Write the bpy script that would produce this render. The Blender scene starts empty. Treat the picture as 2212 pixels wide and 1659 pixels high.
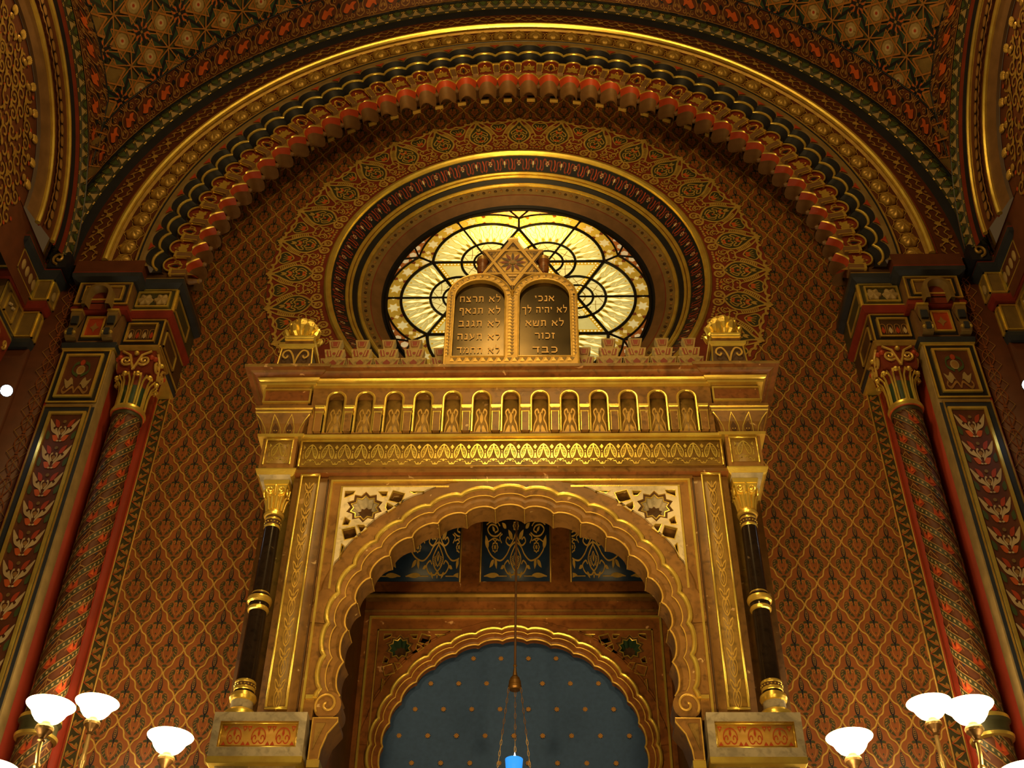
import bpy, math, random
import numpy as np
from mathutils import Matrix, Vector
from mathutils.geometry import tessellate_polygon

random.seed(7)
S = bpy.context.scene
COL = S.collection
PI = math.pi
R_ = math.radians

# ------------------------------------------------------------------ camera
cam_data = bpy.data.cameras.new('camera')
cam_data.sensor_fit = 'HORIZONTAL'
cam_data.sensor_width = 36.0
cam_data.lens = 36.0 * 2600.0 / 2212.0
cam_data.clip_end = 100
cam = bpy.data.objects.new('camera', cam_data)
COL.objects.link(cam)
PITCH, YAW, ROLL = 0.71505, 0.03191, 0.01498
cam.matrix_world = (Matrix.Translation((0.2194, 0.0, 1.6)) @ Matrix.Rotation(YAW, 4, 'Z')
                    @ Matrix.Rotation(PITCH, 4, 'X') @ Matrix.Rotation(-ROLL, 4, 'Y')
                    @ Matrix.Rotation(PI / 2, 4, 'X'))
S.camera = cam

# ------------------------------------------------------------------ exposure, world, room lights and added spots
S.view_settings.view_transform = 'Standard'
S.view_settings.look = 'None'
S.view_settings.gamma = 1.0
S.view_settings.use_curve_mapping = False
S.view_settings.exposure = 0.0

world = bpy.data.worlds.new('dim_hall')
world.use_nodes = True
S.world = world
wn = world.node_tree.nodes['Background']
wn.inputs[0].default_value = (1.0, 0.55, 0.20, 1)
wn.inputs[1].default_value = 0.06

WARM = (1.0, 0.62, 0.20)

def lamp(name, kind, loc, power, color=WARM, size=0.2, target=None, spot=None, blend=0.6):
    d = bpy.data.lights.new(name, kind)
    d.energy = power
    d.color = color
    if kind == 'AREA':
        d.shape = 'DISK'
        d.size = size
    else:
        d.shadow_soft_size = size
    if kind == 'SPOT':
        d.spot_size = spot
        d.spot_blend = blend
    o = bpy.data.objects.new(name, d)
    o.location = loc
    if target is not None:
        o.rotation_euler = (Vector(target) - Vector(loc)).to_track_quat('-Z', 'Y').to_euler()
    COL.objects.link(o)
    return o

# the hall's lamps and the ark uplight, with added unseen spots among them
lamp('dome_lantern_light', 'POINT', (0.1, 4.0, 17.3), 1300, size=0.4)
lamp('hall_chandelier_light', 'POINT', (0.15, 2.6, 9.9), 200, size=0.3)
lamp('hall_chandelier_light', 'POINT', (-0.3, 2.2, 11.6), 130, size=0.3)
lamp('added_ark_spot', 'SPOT', (-1.3, 0.3, 4.4), 600, size=0.25, target=(-0.05, 6.8, 6.2), spot=R_(42), blend=0.9)  # added unseen spots in mid-air, to brighten the ark and its gilding
lamp('added_ark_spot', 'SPOT', (1.5, 0.3, 4.4), 600, size=0.25, target=(0.05, 6.8, 6.3), spot=R_(42), blend=0.9)
lamp('added_floor_spot', 'SPOT', (-1.4, 2.4, 1.3), 470, size=0.35, target=(-0.05, 6.9, 6.35), spot=R_(50), blend=0.9)  # added low spots, put in so light reaches the recessed blue panels
lamp('added_floor_spot', 'SPOT', (1.5, 2.4, 1.3), 470, size=0.35, target=(0.05, 6.9, 6.35), spot=R_(50), blend=0.9)
lamp('ark_top_uplight', 'SPOT', (0.0, 6.92, 7.56), 420, size=0.06, target=(0.0, 7.45, 12.4), spot=R_(44), blend=1.0)

# ------------------------------------------------------------------ materials
MATS = {}
def mat(name, col, metal=0.0, rough=0.5, var=0.18, scale=9.0, bump=0.0, bscale=60.0, spec=0.4, emit=0.0, ecol=None):
    m = bpy.data.materials.new(name)
    m.use_nodes = True
    nt = m.node_tree
    b = nt.nodes['Principled BSDF']
    b.inputs['Metallic'].default_value = metal
    b.inputs['Roughness'].default_value = rough
    b.inputs['Specular IOR Level'].default_value = spec
    tc = nt.nodes.new('ShaderNodeTexCoord')
    nz = nt.nodes.new('ShaderNodeTexNoise')
    nz.inputs['Scale'].default_value = scale
    nz.inputs['Detail'].default_value = 4
    nt.links.new(tc.outputs['Object'], nz.inputs['Vector'])
    rp = nt.nodes.new('ShaderNodeValToRGB')
    rp.color_ramp.elements[0].position = 0.3
    rp.color_ramp.elements[1].position = 0.7
    rp.color_ramp.elements[0].color = [c * (1 - var) for c in col] + [1]
    rp.color_ramp.elements[1].color = [min(1, c * (1 + var)) for c in col] + [1]
    nt.links.new(nz.outputs['Fac'], rp.inputs['Fac'])
    nt.links.new(rp.outputs['Color'], b.inputs['Base Color'])
    if bump > 0:
        n2 = nt.nodes.new('ShaderNodeTexNoise')
        n2.inputs['Scale'].default_value = bscale
        n2.inputs['Detail'].default_value = 2
        nt.links.new(tc.outputs['Object'], n2.inputs['Vector'])
        bp = nt.nodes.new('ShaderNodeBump')
        bp.inputs['Strength'].default_value = bump
        bp.inputs['Distance'].default_value = 0.01
        nt.links.new(n2.outputs['Fac'], bp.inputs['Height'])
        nt.links.new(bp.outputs['Normal'], b.inputs['Normal'])
    if emit > 0:
        b.inputs['Emission Color'].default_value = list(ecol or col) + [1]
        b.inputs['Emission Strength'].default_value = emit
    MATS[name] = m
    return m

def marble(name, base, vein, fleck, rough=0.38, vscale=2.2, spec=0.35):
    """polished stone: cloudy base, thin veins, a few pale flecks"""
    m = mat(name, base, 0, rough, var=0.28, scale=5.0, spec=spec)
    nt = m.node_tree
    b = nt.nodes['Principled BSDF']
    rp = [n for n in nt.nodes if n.type == 'VALTORGB'][0]
    tc = [n for n in nt.nodes if n.type == 'TEX_COORD'][0]
    def layer(prev, scale, lo, hi, colr, dist, detail=6):
        nz = nt.nodes.new('ShaderNodeTexNoise')
        nz.inputs['Scale'].default_value = scale
        nz.inputs['Detail'].default_value = detail
        nz.inputs['Distortion'].default_value = dist
        nt.links.new(tc.outputs['Object'], nz.inputs['Vector'])
        r = nt.nodes.new('ShaderNodeValToRGB')
        r.color_ramp.elements[0].position = lo
        r.color_ramp.elements[0].color = (0, 0, 0, 1)
        r.color_ramp.elements[1].position = hi
        r.color_ramp.elements[1].color = (1, 1, 1, 1)
        nt.links.new(nz.outputs['Fac'], r.inputs['Fac'])
        mx = nt.nodes.new('ShaderNodeMixRGB')
        nt.links.new(r.outputs['Color'], mx.inputs['Fac'])
        nt.links.new(prev, mx.inputs['Color1'])
        mx.inputs['Color2'].default_value = list(colr) + [1]
        return mx.outputs['Color']
    c = layer(rp.outputs['Color'], vscale, 0.55, 0.72, vein, 1.5)
    c = layer(c, 22.0, 0.50, 0.72, [x * 0.5 for x in base], 0.4, 5)
    c = layer(c, 0.9, 0.52, 0.80, [min(1, x * 1.35) for x in base], 0.8, 4)
    c = layer(c, 14.0, 0.69, 0.73, fleck, 0.6, 3)
    nt.links.new(c, b.inputs['Base Color'])
    return m

mat('gold', (1.0, 0.70, 0.15), 0.75, 0.30, bump=0.07, bscale=90)
mat('gold_paint', (0.62, 0.41, 0.09), 0.3, 0.36, scale=20)
mat('gilt_line', (0.70, 0.47, 0.12), 0.2, 0.4, scale=14)
mat('gilt_ground', (0.60, 0.36, 0.075), 0.1, 0.45, scale=14)
mat('seam_orange', (0.42, 0.17, 0.035), 0, 0.5)
mat('web_green', (0.085, 0.085, 0.030), 0, 0.55)
mat('old_gold', (0.46, 0.29, 0.065), 0.45, 0.42, scale=14)
mat('thin_gold', (0.60, 0.37, 0.085), 0.35, 0.42, scale=5)
mat('ochre', (0.33, 0.17, 0.045), 0.0, 0.6)
mat('olive', (0.23, 0.15, 0.045), 0.1, 0.5)
mat('tan', (0.38, 0.27, 0.11), 0.0, 0.55)
mat('cream', (0.55, 0.42, 0.22), 0.0, 0.55)
mat('pale_flower', (0.62, 0.55, 0.36), 0.0, 0.5)
mat('rust', (0.27, 0.080, 0.020), 0.0, 0.5, scale=3)
mat('wine', (0.20, 0.030, 0.012), 0.0, 0.5)
mat('jamb_red', (0.40, 0.042, 0.020), 0.0, 0.55, scale=4)
mat('course_red', (0.23, 0.026, 0.014), 0.0, 0.5)
mat('red', (0.42, 0.055, 0.015), 0.0, 0.5)
mat('orange', (0.58, 0.11, 0.02), 0.0, 0.5)
mat('damask_brown', (0.115, 0.032, 0.011), 0.0, 0.55)
mat('dark_brown', (0.075, 0.035, 0.013), 0.0, 0.5)
mat('hood_brown', (0.19, 0.10, 0.04), 0.0, 0.5)
mat('blue_black', (0.012, 0.014, 0.022), 0.0, 0.4)
mat('slate_blue', (0.028, 0.035, 0.05), 0.0, 0.45)
mat('pine', (0.050, 0.048, 0.018), 0.0, 0.5)
mat('leaf_green', (0.060, 0.095, 0.028), 0.0, 0.5)
mat('bottle_green', (0.035, 0.075, 0.045), 0.0, 0.5)
mat('navy', (0.020, 0.045, 0.120), 0.0, 0.4)
mat('curtain_blue', (0.034, 0.080, 0.235), 0.0, 0.8, var=0.1, scale=30)
mat('letter_gold', (0.62, 0.38, 0.11), 0.1, 0.45)
mat('lead', (0.010, 0.008, 0.006), 0.2, 0.5)
mat('bronze_plate', (0.075, 0.055, 0.025), 0.85, 0.20, var=0.3, scale=5)
mat('brass', (0.66, 0.45, 0.16), 0.7, 0.36)
mat('dark_brass', (0.22, 0.12, 0.04), 0.7, 0.4)
mat('maroon_glass', (0.08, 0.018, 0.012), 0.0, 0.3, emit=0.05, ecol=(0.5, 0.12, 0.05))
marble('brown_marble', (0.225, 0.118, 0.034), (0.135, 0.062, 0.016), (0.56, 0.40, 0.20))
marble('red_marble', (0.21, 0.078, 0.022), (0.13, 0.038, 0.010), (0.58, 0.34, 0.17))
marble('olive_marble', (0.24, 0.150, 0.038), (0.17, 0.09, 0.02), (0.50, 0.33, 0.15))
marble('grey_marble', (0.42, 0.38, 0.30), (0.24, 0.22, 0.18), (0.58, 0.52, 0.40), vscale=3.5)
marble('white_marble', (0.62, 0.55, 0.39), (0.54, 0.46, 0.31), (0.55, 0.45, 0.3), vscale=3)
marble('black_marble', (0.016, 0.010, 0.007), (0.012, 0.007, 0.005), (0.10, 0.07, 0.045), rough=0.18)
marble('cut_stone', (0.33, 0.23, 0.075), (0.25, 0.16, 0.045), (0.40, 0.28, 0.11), rough=0.5)

def glass(name, col, emit, em2=None):
    """lit leaded glass: lets the lamp behind it through and has its own glow"""
    m = bpy.data.materials.new(name)
    m.use_nodes = True
    nt = m.node_tree
    nt.nodes.remove(nt.nodes['Principled BSDF'])
    out = [n for n in nt.nodes if n.type == 'OUTPUT_MATERIAL'][0]
    tr = nt.nodes.new('ShaderNodeBsdfTranslucent')
    tr.inputs['Color'].default_value = list(col) + [1]
    em = nt.nodes.new('ShaderNodeEmission')
    em.inputs['Color'].default_value = list(col) + [1]
    tc = nt.nodes.new('ShaderNodeTexCoord')
    nz = nt.nodes.new('ShaderNodeTexNoise')
    nz.inputs['Scale'].default_value = 25
    nt.links.new(tc.outputs['Object'], nz.inputs['Vector'])
    mr = nt.nodes.new('ShaderNodeMapRange')
    mr.inputs['To Min'].default_value = emit * 0.75
    mr.inputs['To Max'].default_value = emit * 1.25
    nt.links.new(nz.outputs['Fac'], mr.inputs['Value'])
    nt.links.new(mr.outputs['Result'], em.inputs['Strength'])
    ad = nt.nodes.new('ShaderNodeAddShader')
    nt.links.new(tr.outputs[0], ad.inputs[0])
    nt.links.new(em.outputs[0], ad.inputs[1])
    nt.links.new(ad.outputs[0], out.inputs['Surface'])
    MATS[name] = m
glass('glass_pale', (0.80, 0.66, 0.26), 0.50)
glass('glass_flame', (0.88, 0.80, 0.42), 0.78)
glass('glass_grey', (0.42, 0.38, 0.19), 0.38)
glass('glass_yellow', (0.62, 0.36, 0.02), 0.42)
glass('glass_olive', (0.30, 0.19, 0.03), 0.25)
glass('glass_star', (0.72, 0.63, 0.28), 0.54)
glass('glass_brown', (0.22, 0.07, 0.02), 0.22)
mat('opal_glass', (0.9, 0.86, 0.75), 0, 0.3, var=0.02, emit=18.0, ecol=(1.0, 0.74, 0.36))
mat('spot_lens', (0.9, 0.95, 1.0), 0, 0.3, var=0.02, emit=30.0, ecol=(0.8, 0.88, 1.0))
mat('blue_cup', (0.03, 0.22, 0.75), 0, 0.15, var=0.1, emit=0.9, ecol=(0.03, 0.33, 1.0))
mat('flame', (1, 0.95, 0.8), 0, 0.5, var=0.02, emit=6.0, ecol=(0.85, 0.95, 1.0))

# ------------------------------------------------------------------ mesh builder
class MB:
    def __init__(s):
        s.v = []; s.n = 0; s.t = []; s.q = []; s.mats = []
    def mi(s, m):
        if m not in s.mats: s.mats.append(m)
        return s.mats.index(m)
    def add(s, verts, tris=None, quads=None, m='gold'):
        v = np.asarray(verts, float).reshape(-1, 3)
        k = s.mi(m)
        if tris is not None and len(tris):
            s.t.append((np.asarray(tris, int) + s.n, k))
        if quads is not None and len(quads):
            s.q.append((np.asarray(quads, int) + s.n, k))
        s.v.append(v); s.n += len(v)
    # --- solids
    def box(s, x0, x1, y0, y1, z0, z1, m):
        v = [(x, y, z) for z in (z0, z1) for y in (y0, y1) for x in (x0, x1)]
        s.add(v, quads=[(0, 2, 3, 1), (4, 5, 7, 6), (0, 1, 5, 4), (2, 6, 7, 3), (0, 4, 6, 2), (1, 3, 7, 5)], m=m)
    def stack(s, x0, x1, y0, y1, lv, ms, cap='gold', cx=True, ydir=True):
        """mitred rectangular stack: lv = [(z, d)...] each level's rectangle grown by d; ms one material per segment"""
        rings = []
        for z, d in lv:
            rings.append([(x0 - d, y0 - d, z), (x1 + d, y0 - d, z), (x1 + d, y1 + (d if ydir else 0), z), (x0 - d, y1 + (d if ydir else 0), z)])
        for i in range(len(lv) - 1):
            v = rings[i] + rings[i + 1]
            mm = ms if isinstance(ms, str) else ms[i]
            s.add(v, quads=[(j, (j + 1) % 4, 4 + (j + 1) % 4, 4 + j) for j in range(4)], m=mm)
        m0 = ms if isinstance(ms, str) else ms[0]; m1 = ms if isinstance(ms, str) else ms[-1]
        s.add(rings[0], quads=[(3, 2, 1, 0)], m=m0)
        s.add(rings[-1], quads=[(0, 1, 2, 3)], m=m1)
    def grid(s, P, m, wrap=False):
        """P: (a,b,3) array of points -> quads"""
        P = np.asarray(P, float); a, b = P.shape[:2]
        idx = np.arange(a * b).reshape(a, b)
        if wrap: idx = np.concatenate([idx, idx[:, :1]], 1)
        q = np.stack([idx[:-1, :-1], idx[:-1, 1:], idx[1:, 1:], idx[1:, :-1]], -1).reshape(-1, 4)
        s.add(P.reshape(-1, 3), quads=q, m=m)
    def lathe(s, c, prof, ms, n=24, a0=0, a1=2 * PI, wob=None):
        """turned about a vertical axis through c; prof [(r, z)] relative to c"""
        full = abs(a1 - a0 - 2 * PI) < 1e-6
        A = np.linspace(a0, a1, n, endpoint=not full)
        for i in range(len(prof) - 1):
            P = []
            for r, z in prof[i:i + 2]:
                rr = r * (1 + (wob(A) if wob else 0 * A))
                P.append(np.stack([c[0] + rr * np.cos(A), c[1] + rr * np.sin(A), c[2] + z + 0 * A], 1))
            s.grid(P, ms if isinstance(ms, str) else ms[i], wrap=full)
    def sphere(s, c, r, m, n=12, k=8, sc=(1, 1, 1)):
        T = np.linspace(0, PI, k); A = np.linspace(0, 2 * PI, n, endpoint=False)
        P = [[(c[0] + sc[0] * r * math.sin(t) * math.cos(a), c[1] + sc[1] * r * math.sin(t) * math.sin(a), c[2] + sc[2] * r * math.cos(t)) for a in A] for t in T]
        s.grid(P, m, wrap=True)
    def tube(s, pts, r, m, n=8, closed=False, caps=True):
        P = np.asarray(pts, float)
        k = len(P)
        T = np.empty_like(P)
        T[1:-1] = P[2:] - P[:-2]
        if closed: T[0] = P[1] - P[-1]; T[-1] = P[0] - P[-2]
        else: T[0] = P[1] - P[0]; T[-1] = P[-1] - P[-2]
        T /= np.linalg.norm(T, axis=1)[:, None] + 1e-12
        ref = np.array([0.31, 0.9, 0.28]) if abs(T[0] @ np.array([0.31, 0.9, 0.28])) < 0.95 else np.array([1., 0, 0])
        N = ref - (ref @ T[0]) * T[0]; N /= np.linalg.norm(N)
        rings = []
        rr = np.broadcast_to(np.asarray(r, float), (k,))
        for i in range(k):
            N = N - (N @ T[i]) * T[i]; N /= np.linalg.norm(N) + 1e-12
            B = np.cross(T[i], N)
            a = np.arange(n) * 2 * PI / n
            rings.append(P[i] + rr[i] * (np.cos(a)[:, None] * N + np.sin(a)[:, None] * B))
        if closed: rings.append(rings[0])
        s.grid(rings, m, wrap=True)
        if caps and not closed:
            for rg, fl in ((rings[0], 1), (rings[-1], 0)):
                s.add(rg, tris=[(0, j + 1, j) if fl else (0, j, j + 1) for j in range(1, n - 1)], m=m)
    def prism(s, poly, holes, y0, y1, m, mside=None, mhole=None, back=True):
        """(x,z) outline with holes, from y0 (front) to y1 (back)"""
        rings = [poly] + list(holes)
        tri = tessellate_polygon([[Vector((p[0], p[1], 0)) for p in r] for r in rings])
        flat = np.array([p for r in rings for p in r], float)
        f = np.stack([flat[:, 0], np.full(len(flat), y0), flat[:, 1]], 1)
        s.add(f, tris=tri, m=m)
        if back:
            b = f.copy(); b[:, 1] = y1
            s.add(b, tris=tri, m=m)
        for i, r in enumerate(rings):
            r = np.array(r, float); n = len(r)
            v = np.concatenate([np.stack([r[:, 0], np.full(n, y0), r[:, 1]], 1), np.stack([r[:, 0], np.full(n, y1), r[:, 1]], 1)])
            q = [(j, (j + 1) % n, n + (j + 1) % n, n + j) for j in range(n)]
            s.add(v, quads=q, m=(mside or m) if i == 0 else (mhole or mside or m))
    def frame(s, x0, x1, z0, z1, y, w, d, m, sides='tblr'):
        """raised rectangular fillet on a wall facing -Y"""
        if 't' in sides: s.box(x0, x1, y - d, y + 0.002, z1 - w, z1, m)
        if 'b' in sides: s.box(x0, x1, y - d, y + 0.002, z0, z0 + w, m)
        if 'l' in sides: s.box(x0, x0 + w, y - d, y + 0.002, z0 + (w if 'b' in sides else 0), z1 - (w if 't' in sides else 0), m)
        if 'r' in sides: s.box(x1 - w, x1, y - d, y + 0.002, z0 + (w if 'b' in sides else 0), z1 - (w if 't' in sides else 0), m)
    def stamp(s, st, fn, off=0.003):
        for (m, v, t, layer) in st.pieces:
            s.add(fn(v[:, 0], v[:, 1], off + 0.0012 * np.broadcast_to(layer, (len(v),))), tris=t, m=m)
    # --- to object
    def build(s, name, parent=None, smooth=True, angle=32):
        me = bpy.data.meshes.new(name)
        V = np.concatenate(s.v) if s.v else np.zeros((0, 3))
        o = bpy.data.objects.new(name, me)
        COL.objects.link(o)
        if parent is not None:
            V = V - np.array(world_loc(parent))
            o.parent = parent
        loops = []; ls = []; mi = []; pos = 0
        for arrs, k in ((s.t, 3), (s.q, 4)):
            for f, m in arrs:
                loops.append(f.reshape(-1)); n = len(f)
                ls.append(pos + np.arange(n) * k); pos += n * k
                mi.append(np.full(n, m))
        loops = np.concatenate(loops); ls = np.concatenate(ls); mi = np.concatenate(mi)
        me.vertices.add(len(V)); me.vertices.foreach_set('co', V.astype(np.float32).ravel())
        me.loops.add(len(loops)); me.loops.foreach_set('vertex_index', loops.astype(np.int32))
        me.polygons.add(len(ls)); me.polygons.foreach_set('loop_start', ls.astype(np.int32))
        me.polygons.foreach_set('material_index', mi.astype(np.int32))
        for m in s.mats: me.materials.append(MATS[m])
        me.update(calc_edges=True)
        me.validate()
        if smooth:
            me.polygons.foreach_set('use_smooth', np.ones(len(me.polygons), bool))
            me.set_sharp_from_angle(angle=R_(angle))
        return o

def world_loc(o):
    v = Vector(o.location)
    while o.parent is not None:
        o = o.parent; v = v + o.location
    return v

def tag(o, label, cat, group=None):
    o['label'] = label; o['category'] = cat
    if group: o['group'] = group
    return o
def thing(name, label, cat, loc, group=None):
    o = bpy.data.objects.new(name, None)
    o.empty_display_size = 0.1
    COL.objects.link(o)
    o.location = loc
    return tag(o, label, cat, group)
def struct(o):
    o['kind'] = 'structure'
    return o
def share(src, parent, roty=0.0, loc=None, scale=None):
    """another copy of a part (same mesh), set under parent"""
    c = src.copy()
    COL.objects.link(c)
    c.parent = parent
    c.rotation_euler = (0, roty, 0)
    if loc is not None: c.location = loc
    if scale is not None: c.scale = scale
    return c

# ------------------------------------------------------------------ flat ornament (painted or inlaid shapes)
class St:
    def __init__(s): s.pieces = []; s.k = 0
    def up(s, layer, n):
        # every shape lies a hair above the one before, so none are coplanar
        s.k += 1
        return layer + 0.033 * (s.k % 28) + np.zeros(n)
    def fill(s, pts, m, layer=0):
        p = np.asarray(pts, float)
        t = tessellate_polygon([[Vector((a, b, 0)) for a, b in p]])
        if len(t): s.pieces.append((m, p, np.array(t, int), s.up(layer, len(p))))
        return s
    def stroke(s, pts, w, m, layer=1, closed=False, taper=False):
        p = np.asarray(pts, float)
        if closed: p = np.concatenate([p, p[:1]])
        d = np.gradient(p, axis=0)
        d /= np.linalg.norm(d, axis=1)[:, None] + 1e-9
        nrm = np.stack([-d[:, 1], d[:, 0]], 1)
        ww = np.full(len(p), w / 2.0)
        if taper: ww = ww * np.sin(np.linspace(0.25, PI - 0.12, len(p)))
        v = np.concatenate([p + nrm * ww[:, None], p - nrm * ww[:, None]])
        n = len(p)
        t = []
        for i in range(n - 1):
            t += [(i, i + 1, n + i + 1), (i, n + i + 1, n + i)]
        s.pieces.append((m, v, np.array(t, int), s.up(layer, 2 * n) + np.tile(np.arange(n) * 0.014, 2)))
        return s
    def dot(s, c, r, m, layer=2, n=9, ry=None):
        a = np.arange(n) * 2 * PI / n
        return s.fill(np.stack([c[0] + r * np.cos(a), c[1] + (ry or r) * np.sin(a)], 1), m, layer)
    def add(s, o, sx=1, sy=1, dx=0, dy=0, rot=0, dl=0):
        c, n = math.cos(rot), math.sin(rot)
        for (m, v, t, l) in o.pieces:
            w = v * np.array([sx, sy])
            w = np.stack([c * w[:, 0] - n * w[:, 1] + dx, n * w[:, 0] + c * w[:, 1] + dy], 1)
            s.pieces.append((m, w, t, l + dl))
        return s
    def mir(s):
        """add the left-right mirror image of everything so far"""
        for (m, v, t, l) in list(s.pieces):
            s.pieces.append((m, v * np.array([-1, 1]), t, l + 0.017))
        return s
    def packed(s):
        """merge pieces by (material, layer) so that stamping is fast"""
        d = {}
        for (m, v, t, l) in s.pieces:
            e = d.setdefault(m, [[], [], 0, []])
            e[0].append(v); e[1].append(t + e[2]); e[2] += len(v); e[3].append(np.broadcast_to(l, (len(v),)))
        s.pieces = [(k, np.concatenate(e[0]), np.concatenate(e[1]), np.concatenate(e[3])) for k, e in d.items()]
        return s

def spl(pts, n=6, closed=False):
    """Catmull-Rom through points"""
    p = [np.array(a, float) for a in pts]
    if closed: p = [p[-1]] + p + [p[0], p[1]]
    else: p = [2 * p[0] - p[1]] + p + [2 * p[-1] - p[-2]]
    out = []
    for i in range(1, len(p) - 2):
        for t in np.arange(n) / n:
            out.append(0.5 * (2 * p[i] + (p[i + 1] - p[i - 1]) * t + (2 * p[i - 1] - 5 * p[i] + 4 * p[i + 1] - p[i + 2]) * t * t + (-p[i - 1] + 3 * p[i] - 3 * p[i + 1] + p[i + 2]) * t ** 3))
    if not closed: out.append(p[-2])
    return np.array(out)
def spiral(c, r0, r1, a0, a1, n=18):
    a = np.linspace(a0, a1, n); r = np.linspace(r0, r1, n)
    return np.stack([c[0] + r * np.cos(a), c[1] + r * np.sin(a)], 1)
def leaf(p, q, w, n=7):
    """pointed leaf from p to q"""
    p = np.array(p, float); q = np.array(q, float); d = q - p; nn = np.array([-d[1], d[0]])
    t = np.linspace(0, 1, n); b = np.sin(PI * t ** 0.8) * w
    a = p + t[:, None] * d + b[:, None] * nn
    c = p + t[::-1, None] * d - b[::-1, None] * nn
    return np.concatenate([a, c[1:-1]])
def ngon(c, r, n, a0=0, r2=None):
    if r2 is None: return [(c[0] + r * math.cos(a0 + 2 * PI * k / n), c[1] + r * math.sin(a0 + 2 * PI * k / n)) for k in range(n)]
    return [(c[0] + (r if k % 2 == 0 else r2) * math.cos(a0 + PI * k / n), c[1] + (r if k % 2 == 0 else r2) * math.sin(a0 + PI * k / n)) for k in range(2 * n)]
def wall_map(Y, sx=1, sz=1, ox=0, oz=0):
    return lambda u, v, h: np.stack([ox + sx * u, np.full(len(u), Y) - h, oz + sz * v], 1)
def polar_map(zc, Y, th0=0, ox=0):
    """u = angle (rad, clockwise from the top), v = radius; Y number or function of radius"""
    return lambda u, v, h: np.stack([ox + v * np.sin(u + th0), (Y(v) if callable(Y) else np.full(len(u), Y)) - h, zc + v * np.cos(u + th0)], 1)

def lobe(n):
    """one scallop sampled: 0 at the cusps, 1 at the crest (circular)"""
    t = np.linspace(0, 1, n + 1)
    return t, np.sqrt(np.clip(1 - (2 * t - 1) ** 2 * 0.86, 0, 1))
def lobed_curve(R, sag, nl, pitch, ns=8, zc=0.0, ext=0, extlen=0.22):
    """scalloped arch line; nl lobes centred on the top, ext more going straight down on each side; returns (x,z)"""
    t, sh = lobe(ns)
    base = sh.min(); sh = (sh - base) / (1 - base)
    th = []; rr = []
    a0 = -nl * pitch / 2
    for k in range(nl):
        for i in range(ns + (1 if k == nl - 1 else 0)):
            th.append(a0 + (k + t[i]) * pitch); rr.append(R + sag * sh[i])
    th = np.array(th); rr = np.array(rr)
    pts = np.stack([rr * np.sin(th), zc + rr * np.cos(th)], 1)
    if ext:
        xe = R * math.sin(-a0); ze = zc + R * math.cos(a0)
        tt = np.arange(1, int(ext * ns) + 1) / ns
        sx = np.interp(tt % 1.0, t, sh)
        down = np.stack([xe + sag * sx, ze - tt * extlen], 1)
        left = down[::-1] * np.array([-1, 1])
        pts = np.concatenate([left, pts, down])
    return pts
def lobed_strips(mb, prof, ms, nl, pitch, ns=8, zc=0.0, ext=0, extlen=0.22):
    """prof = [(R, Y, sag)...]"""
    C = []
    for R, Y, sag in prof:
        c = lobed_curve(R, sag, nl, pitch, ns, zc, ext, extlen)
        C.append(np.stack([c[:, 0], np.full(len(c), Y), c[:, 1]], 1))
    for i in range(len(prof) - 1):
        mb.grid(np.stack([C[i], C[i + 1]]), ms if isinstance(ms, str) else ms[i])
def arc_strips(mb, prof, ms, zc, a0=-PI / 2, a1=PI / 2, n=96, ox=0.0):
    A = np.linspace(a0, a1, n + 1)
    for i in range(len(prof) - 1):
        P = [np.stack([ox + R * np.sin(A), np.full(n + 1, Y), zc + R * np.cos(A)], 1) for R, Y in prof[i:i + 2]]
        mb.grid(np.stack(P), ms if isinstance(ms, str) else ms[i])
def arc_pts(R, Y, zc, a0=-PI / 2, a1=PI / 2, n=96):
    A = np.linspace(a0, a1, n + 1)
    return np.stack([R * np.sin(A), np.full(n + 1, Y), zc + R * np.cos(A)], 1)
# ================================================================== SETTING: back wall with painted diaper
ZR = 9.956           # centre height of the rose window
ZA = 9.316           # springing height of the great arch
YW = 8.0             # face of the back wall

def diaper_cell():
    """one painted cell, half width .122, half height .188: dark bud and curling leaves"""
    s = St(); X, Z = 0.1222, 0.188
    h = St()
    h.fill(spl([(.38, .16), (.56, .10), (.64, -.12), (.54, -.34), (.30, -.54), (.08, -.62), (.16, -.48), (.33, -.32), (.42, -.12), (.40, .02), (.30, .04)], 5, True), 'pine', 0)
    h.dot((.36, .02), .10, 'pine', 0, 9)
    for a, b in (((.42, .10), (.56, .04)), ((.46, -.02), (.60, -.10)), ((.45, -.14), (.58, -.24)), ((.38, -.27), (.49, -.38)), ((.26, -.40), (.34, -.49))):
        h.stroke([a, b], .035, 'ochre', 1)
    h.stroke(spl([(.05, -.46), (.20, -.30), (.27, -.08), (.22, .12), (.09, .14), (.08, .03), (.16, .02)], 6), .045, 'seam_orange', 1)
    h.stroke(spl([(.30, .22), (.54, .18), (.71, -.06), (.64, -.36), (.36, -.62), (.10, -.72)], 6), .026, 'ochre', 1)
    h.fill(leaf((.02, .24), (.34, .22), .22), 'pine', 0)
    h.fill(spl([(0, -.70), (.17, -.70), (.13, -.80), (.06, -.82), (.05, -.9), (0, -.98)], 4), 'pine', 0)
    h.mir()
    h.fill(spl([(0, .92), (.10, .76), (.155, .56), (.13, .38), (.05, .26), (.04, .10), (-.04, .10), (-.05, .26), (-.13, .38), (-.155, .56), (-.10, .76)], 4, True), 'blue_black', 0)
    h.stroke(spl([(0, .84), (.075, .64), (.05, .44), (0, .36), (-.05, .44), (-.075, .64)], 4, True), .030, 'ochre', 1)
    for z in (.48, .56, .64, .72): h.stroke([(-.045, z), (.045, z)], .026, 'old_gold', 1)
    h.fill([(0, .14), (.07, .02), (0, -.10), (-.07, .02)], 'pine', 1)
    h.dot((0, -.30), .05, 'pine', 1, 6); h.dot((0, -.84), .035, 'ochre', 2, 6)
    s.add(h, X * .92, Z * .90)
    return s
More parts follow.
